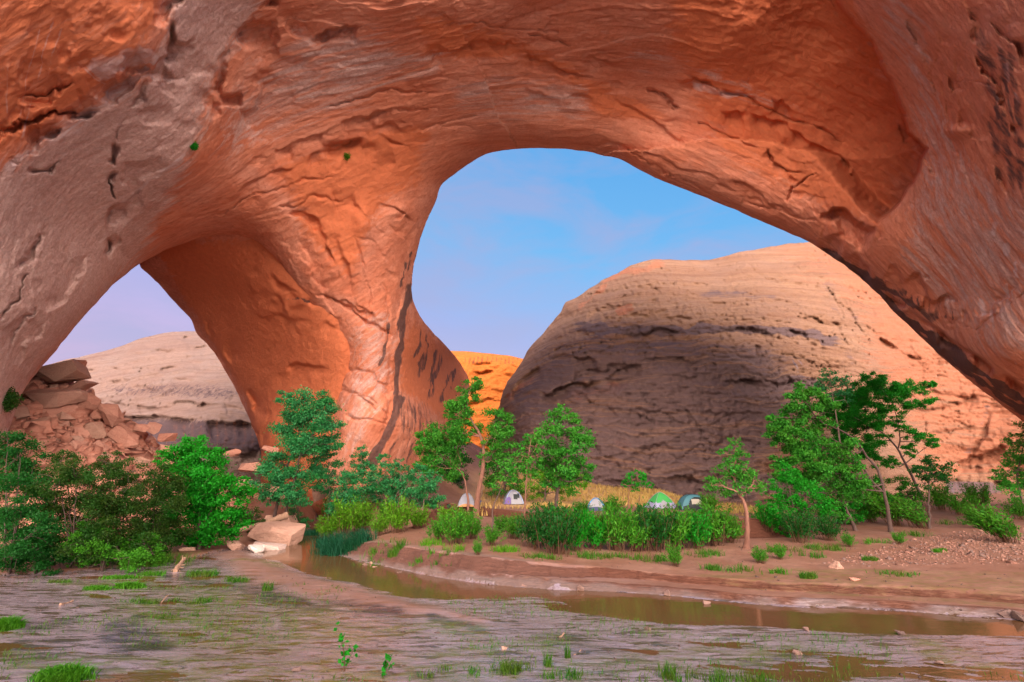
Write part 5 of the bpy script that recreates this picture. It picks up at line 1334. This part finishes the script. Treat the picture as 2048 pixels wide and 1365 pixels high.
for k, (x, y, r, h, lab) in enumerate([
    (755,1112,.7,.5,'grass tuft on the beach just right of the reeds'), (790,1108,.5,.6,'tall grass tuft on the beach beside the sandy path'), (735,1132,.8,.22,'dark low grass at the waterline below the reeds'),
    (845,1118,.6,.3,'yellowish grass tuft at the left end of the cut bank'), (890,1118,.5,.3,'yellowish grass tuft on top of the cut bank'),
    (1618,1158,.35,.3,'grass tuft on the right shelf above the water'), (1545,1148,.6,.3,'grass patch on the shelf before the bent-trunk tree'), (1470,1142,.9,.35,'thin grass patch left of the bent trunk'),
    (1620,1115,.7,.4,'grass patch on the sand right of the bent trunk'), (1750,1088,.8,.4,'grass patch under the leaning trees'), (1790,1150,.8,.22,'sparse grass on the shelf below the gravel'),
    (1740,1122,.4,.25,'lone grass tuft at the foot of the gravel'), (1880,1105,.4,.25,'lone grass tuft in the gravel near the right edge'), (1420,1140,.5,.3,'small grass tuft in front of the willow row')]):
    tuft('grass_clump', x, y, r, r * .5, h, 260, 'grass' if k % 3 else 'moss', lab, 'grass', None, 40 + k, .35, .014)
for k, (x, y, r, h, lab) in enumerate([(860,1090,.9,.45,'long grass on the sand before the first shrubs of the row'), (905,1102,.8,.4,'grass fringe on the sand below the shrubs under the pale tent'), (1010,1102,.8,.35,'grass fringe between the crooked sapling and the wavy trunk'),
    (1080,1118,.9,.3,'grass fringe in front of the dark willows'), (1180,1116,1.0,.35,'grass fringe in front of the bright willows'), (1250,1118,.9,.35,'grass fringe below the flat-topped sapling'), (1310,1122,.9,.4,'grass fringe below the green tent'), (1410,1112,.9,.4,'grass fringe below the dark tent'),
    (1570,1105,1.0,.4,'grass fringe right of the bent trunk'), (1650,1100,1.0,.4,'grass fringe below the dark low shrub'), (1830,1072,1.0,.4,'grass at the foot of the biggest left-leaning shrub'), (1920,1050,1.2,.5,'grass between the gravel and the wind-swept bush')]):
    tuft('grass_clump', x, y, r, r * .6, h, 420, 'yellow' if k < 3 else 'grass', lab, 'grass', None, 70 + k, .35, .014)
# hanging plants in cracks of the rock
def hanging(px, py, t, R, leaf, label, seed, n=500, size=.1):
    rs = np.random.RandomState(seed)
    c = P(np.array([px]), np.array([py]), np.array([t]))[0]
    m_ = int(n * R * R * 2.2) + 260
    d_ = rs.normal(size=(m_, 3)); d_ /= np.linalg.norm(d_, axis=1)[:, None]; pts = d_ * (rs.uniform(0, 1, m_) ** .45)[:, None] * R * .8 * np.array([1.0, .7, 1.1]) * (1 + .7 * fbm(d_ * 2.2 + seed, 3, 3))[:, None]
    V, Fq = leaves(pts, size, rs, 0.8)
    o = link_mesh('hanging_plant', V, Fq, LEAF[leaf], None, smooth=False); o.location = tuple(c); tag(o, label, 'plant', 'plants in cracks of the arch')
def s_depth(sh, px, py):
    k = np.argmin(((sh.q - np.array([px, py])) ** 2).sum(1)); return sh.t[k]
hanging(388, 293, s_depth(S, 388, 293) - .12, .36, 'bright', 'dark green plant growing from the crack at the top of the pale runnel', 71, 2600)
hanging(694, 313, s_depth(S, 694, 313) - .12, .42, 'yellow', 'yellow-green plant in the roof crack above the pillar', 72, 700)
for k, (dx, dy, r) in enumerate([(0, 0, 0)]):
    hanging(16, 800, s_depth(S, 16, 800) - .3, 1.0, 'olive', 'big hanging seep plant on the grey leg at the left edge', 73, 900, .13)
# leafy seedlings close to the camera
def seedling(px, py, h, label, seed, nst=3):
    rs = np.random.RandomState(seed); bp, t = hit(px, py)
    root = empty('seedling', bp); tag(root, label, 'seedling', 'leafy seedlings near the camera')
    st, lc = [], []
    for k in range(nst):
        top = np.array([rs.normal(0, .16), rs.normal(0, .1), h * (1 if k == 0 else rs.uniform(.5, .8))])
        p = smooth_path([np.array([0, 0, -.03]), top * [.2, .2, .5] + rs.normal(0, .03, 3), top], 10); st.append(tube(p, np.linspace(.010, .004, 10), 5))
        for q in p[3:]:
            for _ in range(3): lc.append(q + rs.normal(0, .06, 3))
    V, Fq = join(st); link_mesh('stem', V, Fq, LEAF['twig'], root)
    V, Fq = leaves(np.array(lc), .13, rs, .2, .7); link_mesh('leaf', V, Fq, LEAF['bright'], root, smooth=False)
seedling(688, 1345, 1.05, 'tall leafy seedling at the bottom of the picture, taller of the pair', 81)
seedling(764, 1362, .55, 'short leafy seedling right of the tall one at the bottom', 82, 2)
for leaf_, pr_ in LOOSE.items():
    V, Fq = join(pr_); o = link_mesh('grass', V, Fq, LEAF[leaf_], None, smooth=False); tag(o, kind='stuff')
# straw-coloured grass on the terrace behind the tents, thin green over the flats
rs = np.random.RandomState(5)
xy = np.column_stack([rs.uniform(-3, 26, 9000), rs.uniform(43.5, 60, 9000)])
ok = inside(xy, FARREG) & (fbm(np.column_stack([xy * .35, xy[:, :1] * 0]), 3, 91) > -.12 - .05 * (xy[:, 1] - 50))
xy = xy[ok]; c = np.column_stack([xy, height(xy)])
V, Fq = blades(rs, len(c), 1, 1, .5, .3, .03, (0, 0), c)
o = link_mesh('dry_grass', V, Fq, LEAF['straw'], None, smooth=False); tag(o, kind='stuff')
xy = np.column_stack([rs.uniform(-16, 18, 30000), rs.uniform(12.5, 30, 30000)])
alg_ = np.interp(np.arange(len(xy)), [0, 1], [0, 0])
nz = fbm(np.column_stack([xy * [.22, .6], xy[:, :1] * 0]), 4, 95)
ok = ~inside(xy, STREAM) & ~inside(xy, FARREG) & ~inside(xy, LEFTREG) & (nz > .16)
xy = xy[ok][:3600]; c = np.column_stack([xy, np.maximum(height(xy), 0)])
V, Fq = blades(rs, len(c), 1, 1, .16, .5, .009, (.2, 0), c)
o = link_mesh('ground_cover', V, Fq, LEAF['grass'], None, smooth=False); tag(o, kind='stuff')
# ---------------------------------------------------------------- rocks
def stone_mat(name, c1, c2, wet=False):
    m, nt, b = new_mat(name)
    pos = nt.nodes.new('ShaderNodeTexCoord').outputs['Object']
    oi = nt.nodes.new('ShaderNodeObjectInfo').outputs['Random']
    n = noise(nt, pos, 1.3, 6, 0.65, 0.4, (1, 1, 4.5)); n2 = noise(nt, pos, 7.0, 6, 0.7)
    c = mix(nt, mrange(nt, n, 0.35, 0.65), c1, c2)
    c = mix(nt, math_(nt, 'MULTIPLY', oi, 0.55), c, (0.44, 0.25, 0.195))
    c = mix(nt, mrange(nt, n2, 0.45, 0.8, 0, 0.5), c, tuple(x * .5 for x in c2))
    nt.links.new(c, b.inputs['Base Color']); b.inputs['Roughness'].default_value = 0.35 if wet else 0.9
    b.inputs['Specular IOR Level'].default_value = 0.25
    n3 = noise(nt, pos, 0.8, 5, 0.6)
    nt.links.new(bump(nt, n2, 0.7, 0.08, bump(nt, n, 0.6, 0.2)), b.inputs['Normal'])
    return m
STONE = stone_mat('talus_sandstone', (0.50,0.235,0.165), (0.40,0.155,0.105))
STONE_P = stone_mat('pale_slab_sandstone', (0.43,0.25,0.185), (0.36,0.19,0.135))
STONE_W = stone_mat('bleached_slab', (0.62,0.50,0.46), (0.48,0.37,0.33))
STONE_G = stone_mat('gravel_stone', (0.30,0.155,0.115), (0.20,0.085,0.062))
STONE_D = stone_mat('wet_stone', (0.14,0.085,0.07), (0.09,0.055,0.05), True)
def block_mesh(seed, dims, npts=16, bev=0.05, mat=None, box=0.75):
    """an angular broken block: hull of points pushed toward a box, edges chipped"""
    rs = np.random.RandomState(seed)
    p = rs.uniform(-1, 1, (npts, 3)); k = rs.randint(0, 3, npts)
    p[np.arange(npts), k] = np.sign(p[np.arange(npts), k]) * rs.uniform(box, 1, npts)
    p *= np.array(dims) / 2
    bm = bmesh.new()
    for q in p: bm.verts.new(q)
    r = bmesh.ops.convex_hull(bm, input=bm.verts)
    bmesh.ops.delete(bm, geom=[v for v in bm.verts if not v.link_faces], context='VERTS')
    bmesh.ops.dissolve_limit(bm, angle_limit=0.22, verts=bm.verts, edges=bm.edges)
    bmesh.ops.bevel(bm, geom=list(bm.edges), offset=bev * 0.4 * min(dims), segments=1, profile=0.6, affect='EDGES', clamp_overlap=True)
    bmesh.ops.triangulate(bm, faces=bm.faces)
    bmesh.ops.subdivide_edges(bm, edges=[e for e in bm.edges if e.calc_length() > 0.18 * max(dims)], cuts=2, use_grid_fill=True)
    co = np.array([v.co for v in bm.verts])
    n = fbm(co * (2.2 / max(dims)) + seed, 4, 7, 0.6) + 0.5 * (steps(fbm(co * (1.4 / max(dims)) * np.array([1, 1, 2.5]) + seed, 3, 9), 6, .8))
    for v, a in zip(bm.verts, n): v.co += Vector(v.co).normalized() * float(a) * 0.035 * max(dims)
    me = bpy.data.meshes.new('boulder'); bm.to_mesh(me); bm.free()
    me.materials.append(mat or STONE)
    return me
def place_rock(name, me, loc, rot, scale, label, cat='boulder', group=None):
    o = bpy.data.objects.new(name, me); COL.objects.link(o)
    o.location = tuple(map(float, loc)); o.rotation_euler = rot; o.scale = (scale,) * 3 if np.isscalar(scale) else scale
    tag(o, label, cat, group); return o
GR = 'fallen blocks on the talus slope'
for k, (px, py, t, w, h, d, rot, lab, mt) in enumerate([
    (122, 742, 47, 4.6, 3.4, 4.0, (.15,-.25,.3), 'biggest pale fallen block at the top of the talus beneath the grey leg', STONE_P),
    (162, 735, 49, 1.6, 2.0, 2.0, (.1,.1,.4), 'small orange block leaning on the right side of the top block', STONE),
    (165, 772, 47.5, 3.2, 1.4, 3.0, (.1,.05,.2), 'flat dark-edged slab jutting out under the top block', STONE),
    (110, 795, 44.5, 6.2, 2.0, 4.2, (.35,.05,-.1), 'wide sloping slab face below the top block', STONE_P),
    (105, 826, 43.5, 5.0, 1.8, 3.0, (.3,.1,.1), 'shadowed slab under the wide sloping slab', STONE),
    (178, 812, 46, 2.6, 2.8, 2.4, (.3,.5,.2), 'upright wedge block right of the wide sloping slab', STONE),
    (190, 862, 43.5, 3.0, 2.8, 2.6, (.1,-.3,.5), 'rounded pale boulder standing in the middle of the talus', STONE_P),
    (160, 875, 43, 2.6, 1.8, 2.2, (.2,-.5,.1), 'greyish slab leaning against the rounded pale boulder', STONE_P),
    (68, 872, 41, 2.6, 2.0, 2.0, (.2,.3,.5), 'cream split block low on the left of the talus', STONE_P),
    (105, 858, 42, 1.8, 1.9, 1.6, (.3,.2,.9), 'dark-faced block between the split block and the leaning slab', STONE),
    (225, 830, 46.5, 3.4, 2.6, 2.4, (.5,.6,0), 'long rib of rock running down right of the wedge block', STONE),
    (255, 872, 45, 4.6, 2.0, 2.6, (.2,.5,.1), 'cracked sloping slab right of the rounded pale boulder', STONE),
    (205, 895, 42.5, 2.2, 1.0, 1.4, (.2,.7,.2), 'dark tilted shard in front of the rounded pale boulder', STONE),
    (285, 858, 47, 2.0, 1.6, 1.8, (.1,.2,.4), 'block with a sharp top on the right shoulder of the talus', STONE),
    (305, 855, 47.5, 2.0, 1.6, 1.6, (.4,.4,.8), 'tilted rust block beside the sharp-topped one', STONE),
    (335, 875, 47, 2.6, 1.4, 1.8, (.1,-.1,.2), 'rust block stacked at the right end of the talus', STONE),
    (330, 898, 46, 2.8, 1.3, 1.8, (.05,.1,-.2), 'wide rust block under the stacked one at the right end', STONE),
    (345, 925, 44, 3.4, 1.6, 2.2, (.05,.02,.3), 'big square block behind the top of the vivid green tree', STONE),
    (285, 925, 43, 2.6, 1.8, 2.0, (.3,.4,.4), 'pale pointed slab above the yellow-tinged tamarisk', STONE_P),
    (240, 925, 42.5, 2.4, .9, 1.6, (.2,.4,.1), 'thin slab lying on the lower talus', STONE),
    (150, 920, 41, 2.6, .9, 1.8, (.1,.2,.3), 'long flat slab low in the middle of the talus', STONE),
    (100, 905, 40, 1.6, 1.2, 1.4, (.2,.5,.3), 'pale cracked block above the dark shrub', STONE_P),
    (465, 905, 50, 3.0, 1.4, 2.4, (.1,.1,.2), 'block right of the vivid tree below the pale far cliff', STONE),
    (500, 935, 48, 3.6, 1.5, 2.4, (.05,-.1,.1), 'ledge block left of the twin-trunked tree', STONE),
    (490, 965, 46, 3.4, 1.3, 2.2, (.05,.1,.2), 'lower ledge block left of the twin-trunked tree', STONE_P),
    (640, 990, 44.5, 3.6, 2.6, 2.0, (.05,.02,.2), 'pale water-worn rock face behind the twin trunks', STONE_P),
    (560, 985, 46.5, 3.8, 2.4, 2.0, (.02,.05,-.1), 'pinkish rock face between the twin trunks', STONE),
    (540, 900, 53, 3.2, 1.4, 2.4, (.05,.1,.3), 'flat rock at the base of the small arch', STONE),
    (625, 905, 50.5, 2.4, 1.2, 2.0, (.05,.1,.6), 'dark-sided rock at the foot of the pillar', STONE)]):
    f_ = .64 if k > 4 else .82
    me = block_mesh(500 + k, (w * f_, d * f_, h * f_), 15, .035, mt, 0.7)
    place_rock('boulder', me, P(np.array([px]), np.array([py]), np.array([t]))[0], rot, 1.0, lab, 'boulder', GR)
small = [block_mesh(700 + k, (1.0, .8, .62), 12, .05, STONE if k % 3 else STONE_P, 0.6) for k in range(10)]
rs = np.random.RandomState(77); n_ = 0
tal = np.array([(40,760),(150,740),(260,830),(360,880),(360,960),(500,940),(520,1000),(440,1000),(330,960),(200,960),(100,930),(40,880)], float)
cand = np.column_stack([rs.uniform(-48, -22, 4600), rs.uniform(33, 56, 4600)])
zc = height(cand)
rel = np.column_stack([cand, zc - CAM_Z]); tz = rel[:, 1] * CP + rel[:, 2] * SP
pxs = 1024 + F * rel[:, 0] / tz; pys = 682.5 - F * (-rel[:, 1] * SP + rel[:, 2] * CP) / tz
okc = inside(np.column_stack([pxs, pys]), tal)
for (x, y), z in zip(cand[okc][:285], zc[okc][:285]):
    s = float(np.clip(rs.lognormal(-.12, .48), .45, 2.2))
    place_rock('boulder', small[rs.randint(10)], (x, y, z + .12 * s), (rs.uniform(-.6, .6), rs.uniform(-.6, .6), rs.uniform(0, 6.28)), s,
               'angular broken sandstone block among the rubble of the talus slope', 'boulder', 'rubble blocks of the talus slope')
def flat_rock(name, px, py, dims, rot, label, mt, seed, cat='rock', up=.35, pts=16, box=.8, rname=None):
    p, t = hit(px, py); me = block_mesh(seed, dims, pts, .05, mt, box)
    return place_rock(name, me, p + np.array([0, 0, dims[2] * up]), rot, 1.0, label, cat)
flat_rock('boulder', 552, 1086, (4.0, 2.4, 1.5), (.06, .06, -.1), 'large flat-topped pale boulder at the stream bend under the log', STONE_P, 801, 'boulder', .38, 22, .9)
flat_rock('boulder', 560, 1052, (2.6, 1.6, .8), (.05, .1, .2), 'pinkish rock behind the flat-topped boulder under the log end', STONE_P, 802, 'boulder', .6)
flat_rock('boulder', 535, 1100, (2.2, 1.3, .6), (.05, .15, .2), 'bleached sloping slab in front of the flat-topped boulder', STONE_W, 803, 'boulder', .2, 20)
flat_rock('boulder', 512, 1104, (1.1, .9, .55), (.1, .2, .5), 'small bleached rock left of the sloping slab', STONE_W, 804, 'boulder', .3)
flat_rock('boulder', 470, 1100, (1.2, .9, .7), (.2, .5, .5), 'grey tilted rock under the vivid green tree', STONE_P, 805, 'boulder', .4)
flat_rock('rock', 330, 1102, (.9, .6, .35), (0, .1, .3), 'flat grey rock in shade left of the vivid tree foot', STONE_P, 806, 'rock')
flat_rock('rock', 372, 1103, (1.0, .6, .3), (0, .1, .8), 'flat grey rock in shade right under the vivid tree', STONE_P, 807, 'rock')
flat_rock('rock', 1672, 1137, (.95, .55, .45), (.1, .15, .4), 'lone brown rock on the sandy shelf below the leaning trees', STONE_P, 808, 'rock', .3)
flat_rock('rock', 1713, 1162, (.5, .3, .14), (0, .05, .2), 'thin flat stone on the shelf near the water', STONE, 809, 'rock', .3)
flat_rock('rock', 1414, 1216, (.28, .22, .32), (.1, .1, 0), 'small dark stone standing in the stream', STONE_D, 810, 'rock', .3)
flat_rock('rock', 2018, 1236, (.55, .4, .36), (.1, .1, .3), 'dark wet rock at the far waterline by the right edge', STONE_D, 811, 'rock', .3)
flat_rock('rock', 2040, 1240, (.6, .4, .34), (.1, .2, .9), 'bluish wet rock beside the dark one at the right edge', STONE_D, 812, 'rock', .3)
for k, (x, y, s, lab) in enumerate([(730,1134,.3,'wet stone in the riffle nearest the reeds'), (748,1138,.24,'small wet stone in the middle of the riffle'), (742,1128,.22,'small pale stone at the top of the riffle'), (800,1148,.24,'wet stone at the right end of the riffle'),
    (1335,1190,.3,'wet stone at the far waterline below the willow row'), (1160,1181,.3,'small stone at the far waterline under the cut bank'), (1050,1176,.26,'stone at the far waterline left of the cut bank end'),
    (1010,1300,.16,'tan pebble on the wet flat'), (1296,1262,.2,'dark stone on the pale sand'), (590,1345,.2,'dark stone on the lower wet flat'), (1595,1310,.22,'black stone in the right foreground'), (1612,1262,.2,'dark stone at the near waterline'), (1880,1330,.2,'dark stone in the right corner of the sand'), (1800,1270,.24,'flat dark stone at the near waterline by the right edge')]):
    flat_rock('rock', x, y, (s * 1.3, s, s * .7), (.1, .1, k), lab, STONE_D if k not in (2, 7) else STONE_P, 830 + k, 'rock', .3, 12, .6)
# broken stone between the blocks of the talus
oct_ = np.array([(1,0,0),(-1,0,0),(0,1,0),(0,-1,0),(0,0,1),(0,0,-1)], float); of = np.array([(0,2,4),(2,1,4),(1,3,4),(3,0,4),(2,0,5),(1,2,5),(3,1,5),(0,3,5)])
def scatter(name, c, mu, sg, flat, mat, seed):
    rs = np.random.RandomState(seed); n = len(c); s = rs.lognormal(mu, sg, n)
    V = oct_[None] * s[:, None, None] * rs.uniform(.4, 1.4, (n, 6, 1)) + rs.normal(0, .22, (n, 6, 3)) * s[:, None, None]
    V[:, :, 2] *= flat
    M = rs.normal(size=(n, 3, 3)); M[:, :, :] = np.linalg.qr(M)[0]
    k = rs.rand(n) < .5; V[k] = np.einsum('nij,nkj->nki', M[k], V[k])
    V = V + c[:, None]
    o = link_mesh(name, V.reshape(-1, 3), (np.arange(n)[:, None, None] * 6 + of[None]).reshape(-1, 3), mat, None, smooth=False); tag(o, kind='stuff')
cc = np.column_stack([rs.uniform(-52, -20, 16000), rs.uniform(32, 58, 16000)]); cc = cc[inside(cc, LEFTREG)]
cc = cc[poly_dist(cc, LEFTL, False)[0] > 6][:9000]
scatter('rubble', np.column_stack([cc, height(cc) + .05]), -1.25, .55, .8, STONE, 19)
# gravel on the right bank
rs = np.random.RandomState(8)
xy = np.column_stack([rs.uniform(12, 42, 26000), rs.uniform(24, 42, 26000)])
rel = np.column_stack([xy, height(xy) - CAM_Z]); tz = rel[:, 1] * CP + rel[:, 2] * SP
pq = np.column_stack([1024 + F * rel[:, 0] / tz, 682.5 - F * (-rel[:, 1] * SP + rel[:, 2] * CP) / tz])
gr = np.array([(1640,1128),(1720,1105),(1800,1085),(1900,1065),(2100,1050),(2100,1130),(1900,1130),(1760,1135)], float)
dgr = poly_dist(pq, gr)[0]; ok = inside(pq, gr) & (rs.rand(len(pq)) < .3 + dgr / 40)
c = np.column_stack([xy, rel[:, 2] + CAM_Z])[ok][:3600]
scatter('gravel', c[:2300], -3.05, .5, .6, STONE_G, 20)
scatter('gravel', c[2300:], -3.0, .5, .6, STONE_D, 21)
# ---------------------------------------------------------------- driftwood
def log(name, pa, pb, ra, rb, label, cat='log', seed=0, bend=.05, mat=WOOD, knots=0):
    rs = np.random.RandomState(seed)
    pa = np.array(pa, float); pb = np.array(pb, float); L_ = np.linalg.norm(pb - pa)
    path = smooth_path([pa, (pa + pb) / 2 + rs.normal(0, bend, 3) * L_, pb], 24)
    rad = np.linspace(ra, rb, 24) * (1 + .10 * rs.normal(size=24)); rad[-3:] *= [1.15, 1.25, 1.1]
    V, Fq = tube(path, rad, 12)
    V += (fbm(V * (1.2 / max(ra, .04)), 3, seed)[:, None] * .18 * ra)
    parts = [(V, Fq)]
    for e, p in ((0, path[0]), (-1, path[-1])):
        ring = V.reshape(24, 12, 3)[e]; cc = np.vstack([ring, ring * .5 + p * .5])
        i = np.arange(12); j = (i + 1) % 12
        parts.append((cc, np.stack([i, j, j + 12, i + 12], -1)))
        parts.append((np.vstack([ring * .5 + p * .5, [p]]), np.stack([i[::2], (i[::2] + 1) % 12, (i[::2] + 2) % 12, np.full(6, 12)], -1)))
    for k in range(knots):
        q = path[rs.randint(4, 20)]; dd = rs.normal(size=3); dd /= np.linalg.norm(dd)
        parts.append(tube(smooth_path([q, q + dd * ra * 2.5], 5), np.linspace(ra * .35, ra * .1, 5), 6))
    V, Fq = join(parts)
    o = link_mesh(name, V - pa, Fq, mat); o.location = tuple(pa); tag(o, label, cat); return o
log('log', P(np.array([478]), np.array([1062]), np.array([36.6]))[0], P(np.array([574]), np.array([1031]), np.array([39.5]))[0], .21, .25, 'bare brown tree trunk leaning over the flat-topped boulder', 'log', 3, .02, WOOD, 2)
def stick(px0, py0, px1, py1, r, lab, seed, up=.05, mat=WOOD, kn=1):
    a, _ = hit(px0, py0); b, _ = hit(px1, py1)
    a[2] = max(a[2], 0) + r * .7; b[2] = max(b[2], 0) + up
    log('driftwood', a, b, r, r * .6, lab, 'driftwood', seed, .06, mat, kn)
stick(120, 1211, 145, 1205, .05, 'short driftwood stick on the silvery shallows', 4)
stick(322, 1208, 341, 1198, .025, 'thin driftwood stick beside the middle grass patch', 5, .12)
stick(350, 1146, 366, 1134, .12, 'gnarled driftwood stump on the wet flat', 6, .4, WOOD, 6)
stick(540, 1236, 570, 1226, .018, 'thin dark twig below the black silt', 7, .05, BARK_D)
stick(1148, 1312, 1162, 1302, .02, 'short brown twig beside the wispy grass', 8, .03, WOOD)
stick(1120, 1276, 1128, 1270, .03, 'tan chip of wood on the pale sand', 9, .05)
stick(1905, 1175, 1925, 1170, .02, 'thin dark stick on the right shelf', 10, .04, BARK_D)
stick(1895, 1222, 1925, 1226, .05, 'dark branch stuck in the far cut bank', 11, .1, BARK_D)
# ---------------------------------------------------------------- tents
def cloth(name, c, rough=.6):
    m, nt, b = new_mat(name)
    pos = nt.nodes.new('ShaderNodeTexCoord').outputs['Object']
    n = noise(nt, pos, 3.0, 4, .5)
    nt.links.new(mix(nt, n, c, tuple(x * .82 for x in c)), b.inputs['Base Color']); b.inputs['Roughness'].default_value = rough
    b.inputs['Specular IOR Level'].default_value = .3
    nt.links.new(bump(nt, noise(nt, pos, 2.2, 3, .5), .35, .06), b.inputs['Normal'])
    return m
CL = {'white': cloth('white_nylon', (.19,.185,.225)), 'grey': cloth('grey_nylon', (.23,.225,.255)), 'purple': cloth('purple_nylon', (.10,.06,.20)), 'navy': cloth('navy_nylon', (.025,.03,.09)), 'blue': cloth('blue_nylon', (.03,.22,.48)),
      'green': cloth('green_nylon', (.04,.27,.06)), 'lilac': cloth('lilac_nylon', (.25,.24,.37)), 'teal': cloth('teal_nylon', (.05,.15,.18)), 'black': cloth('dark_mesh', (.012,.016,.018)), 'brown': cloth('brown_trim', (.34,.15,.05)), 'pole': cloth('grey_pole', (.25,.25,.28), .35), 'beige': cloth('beige_window', (.30,.27,.22)), 'ltblue': cloth('light_blue_nylon', (.2,.26,.45))}
def tent_z(u, v, H, p=2.0, e=.8):
    s = np.maximum(np.abs(u), np.abs(v)) * .82 + np.hypot(u, v) * .18 / 1.0
    return H * (1 - np.clip(s, 0, 1) ** p) ** e
def tent_patch(u0, u1, v0, v1, zfun, A, B, n=14, lift=0.0, cond=None, thick=.012):
    U, Vv = np.meshgrid(np.linspace(u0, u1, n), np.linspace(v0, v1, n))
    return U, Vv
def tent(label, px, py, rz, A, B, H, cols, p=2.0, e=.8, band=.3, seed=0, dist=None):
    A, B, H = A * .84, B * .84, H * .86
    """A, B: half length and half width; canopy above the band, wall below it, crossing poles, a door on the side that faces the stream"""
    bp, t = hit(px, py) if dist is None else stand(px, dist)
    root = empty('tent', bp, rz); tag(root, label, 'tent', 'tents pitched on the terrace')
    n = 33; g = np.linspace(-1, 1, n); U, W = np.meshgrid(g, g)
    Z = tent_z(U, W, H, p, e); X = U * A; Y = W * B
    Vt = np.column_stack([X.ravel(), Y.ravel(), Z.ravel() + .01])
    i = np.arange(n * n).reshape(n, n); Fq = np.stack([i[:-1, :-1], i[:-1, 1:], i[1:, 1:], i[1:, :-1]], -1).reshape(-1, 4)
    zc_ = Z.ravel()[Fq].mean(1)
    xc_ = X.ravel()[Fq].mean(1); yc_ = Y.ravel()[Fq].mean(1)
    low = zc_ < H * band
    def sub(mask, name, mat, off=0.0, parent=root):
        f = Fq[mask]; us = np.unique(f); rm = np.full(n * n, -1); rm[us] = np.arange(len(us))
        v = Vt[us].copy(); nrm = v / np.array([A * A, B * B, H * H]); nrm /= np.linalg.norm(nrm, axis=1)[:, None]
        o = link_mesh(name, v + nrm * off, rm[f], mat, parent); return o
    front = (yc_ < 0) & (np.abs(yc_) / B >= np.abs(xc_) / A)
    sub(~low, 'canopy', CL[cols['canopy']]); 
    sub(low, 'wall', CL[cols['wall']])
    if cols.get('door'):
        d0 = cols.get('door_x', 0.0) * A; dw = cols.get('door_w', .38) * A; dh = cols.get('door_h', .68) * H
        arch_ = np.abs(xc_ - d0) < dw * np.sqrt(np.clip(1 - (zc_ / dh) ** 2.5, 0, 1))
        d = sub(front & arch_, 'door', CL[cols['door']], .02)
        if cols.get('window'):
            sub(front & (np.abs(xc_ - d0) < dw * .62) & (zc_ > dh * .45) & (zc_ < dh * .85), 'window', CL[cols['window']], .035, d)
    if cols.get('panel'):
        sub(front & (xc_ < cols['panel_x'] * A) & (zc_ < H * .48), 'side_panel', CL[cols['panel']], .02)
    if cols.get('trim'):
        sub(zc_ < H * .12, 'base_trim', CL[cols['trim']], .015)
    if cols.get('ridge'):
        sub((np.abs(np.abs(xc_) / A - np.abs(yc_) / B) < .1) & (zc_ > .1 * H), 'arch_band', CL[cols['ridge']], .018)
    for sx in (-1, 1):
        tt = np.linspace(-1, 1, 25); pz_ = tent_z(tt, tt * sx, H, p, e)
        path = np.column_stack([tt * A, tt * sx * B, pz_ + .03]); pv, pf = tube(path, np.full(25, .013), 6)
        link_mesh('pole', pv, pf, CL[cols.get('pole', 'pole')], root)
    for sx in (-1, 1):
        for sy in (-1, 1):
            pv, pf = tube(np.array([[sx * A, sy * B, .05], [sx * (A + .25), sy * (B + .2), .0], [sx * (A + .28), sy * (B + .22), -.05]]), [.008, .008, .008], 5)
            link_mesh('guy_line', pv, pf, CL['pole'], root)
    return root
tent('small pale grey dome tent with brown base trim behind the thick trunk', 933, 1013, .1, .95, .85, 1.28, dict(canopy='white', wall='white', trim='brown'), 2.2, .75)
tent('white dome tent with dark purple side panel and arched doorway', 1026, 1008, .15, 1.15, 1.05, 1.42, dict(canopy='white', wall='grey', door='grey', door_x=.2, door_w=.45, door_h=.85, window='black', panel='purple', panel_x=-.32, ridge='ltblue'), 2.1, .75)
tent('half-hidden grey tent with a blue top arch and navy base', 1193, 1021, -.2, 1.0, .8, 1.1, dict(canopy='grey', wall='navy', ridge='blue', pole='blue'), 2.0, .8, .28)
tent('green dome tent with lilac lower skirt', 1322, 1016, .25, 1.42, 1.1, 1.5, dict(canopy='green', wall='lilac', door='grey', door_x=-.1, door_w=.25, door_h=.5), 1.55, .95, .36)
tent('large dark teal tent with a black open front and beige window', 1387, 1020, -.05, 1.55, 1.15, 1.4, dict(canopy='teal', wall='black', door='black', door_x=.12, door_w=.6, door_h=.85, window='beige', ridge='teal', pole='black'), 2.8, .8, .3)
# two thin stakes left of the green tent
for px, py, h, lab in ((1279, 1012, .9, 'thin dark stake left of the green tent'), (1148, 993, .5, 'short dark post on the golden grass behind the wavy trunk')):
    bp, t = hit(px, py)
    V, Fq = tube(np.array([[0, 0, -.1], [.01, 0, h * .5], [.02, 0, h]]), [.035, .03, .028], 7)
    top = V[-7:]; 
    o = link_mesh('stake', V, Fq, BARK_D); o.location = tuple(bp); tag(o, lab, 'stake')

for px, py, sz, mt, lab in ((897, 1016, .42, 'black', 'dark bag on the terrace left of the small pale tent'), (958, 1010, .5, 'navy', 'dark blue bag behind the thick cottonwood trunk')):
    bp, t = hit(px, py)
    place_rock('bag', block_mesh(990 + px, (sz, sz * .7, sz * .9), 18, .3, CL[mt], .85), bp + np.array([0, 0, sz * .35]), (0, 0, .4), 1.0, lab, 'bag')
# chips of wood, bark and stone strewn over the flats
rs = np.random.RandomState(31)
xy = np.column_stack([rs.uniform(-22, 24, 9000), 12.5 + 30 * rs.uniform(0, 1, 9000) ** 1.6])
ok = ~inside(xy, STREAM) & ~inside(xy, LEFTREG)
ok &= fbm(np.column_stack([xy * .4, xy[:, :1] * 0]), 3, 33) > -.1
xy = xy[ok][:1900]
scatter('debris', np.column_stack([xy, np.maximum(height(xy), 0) + .005]), -3.75, .55, .45, BARK_D, 41)
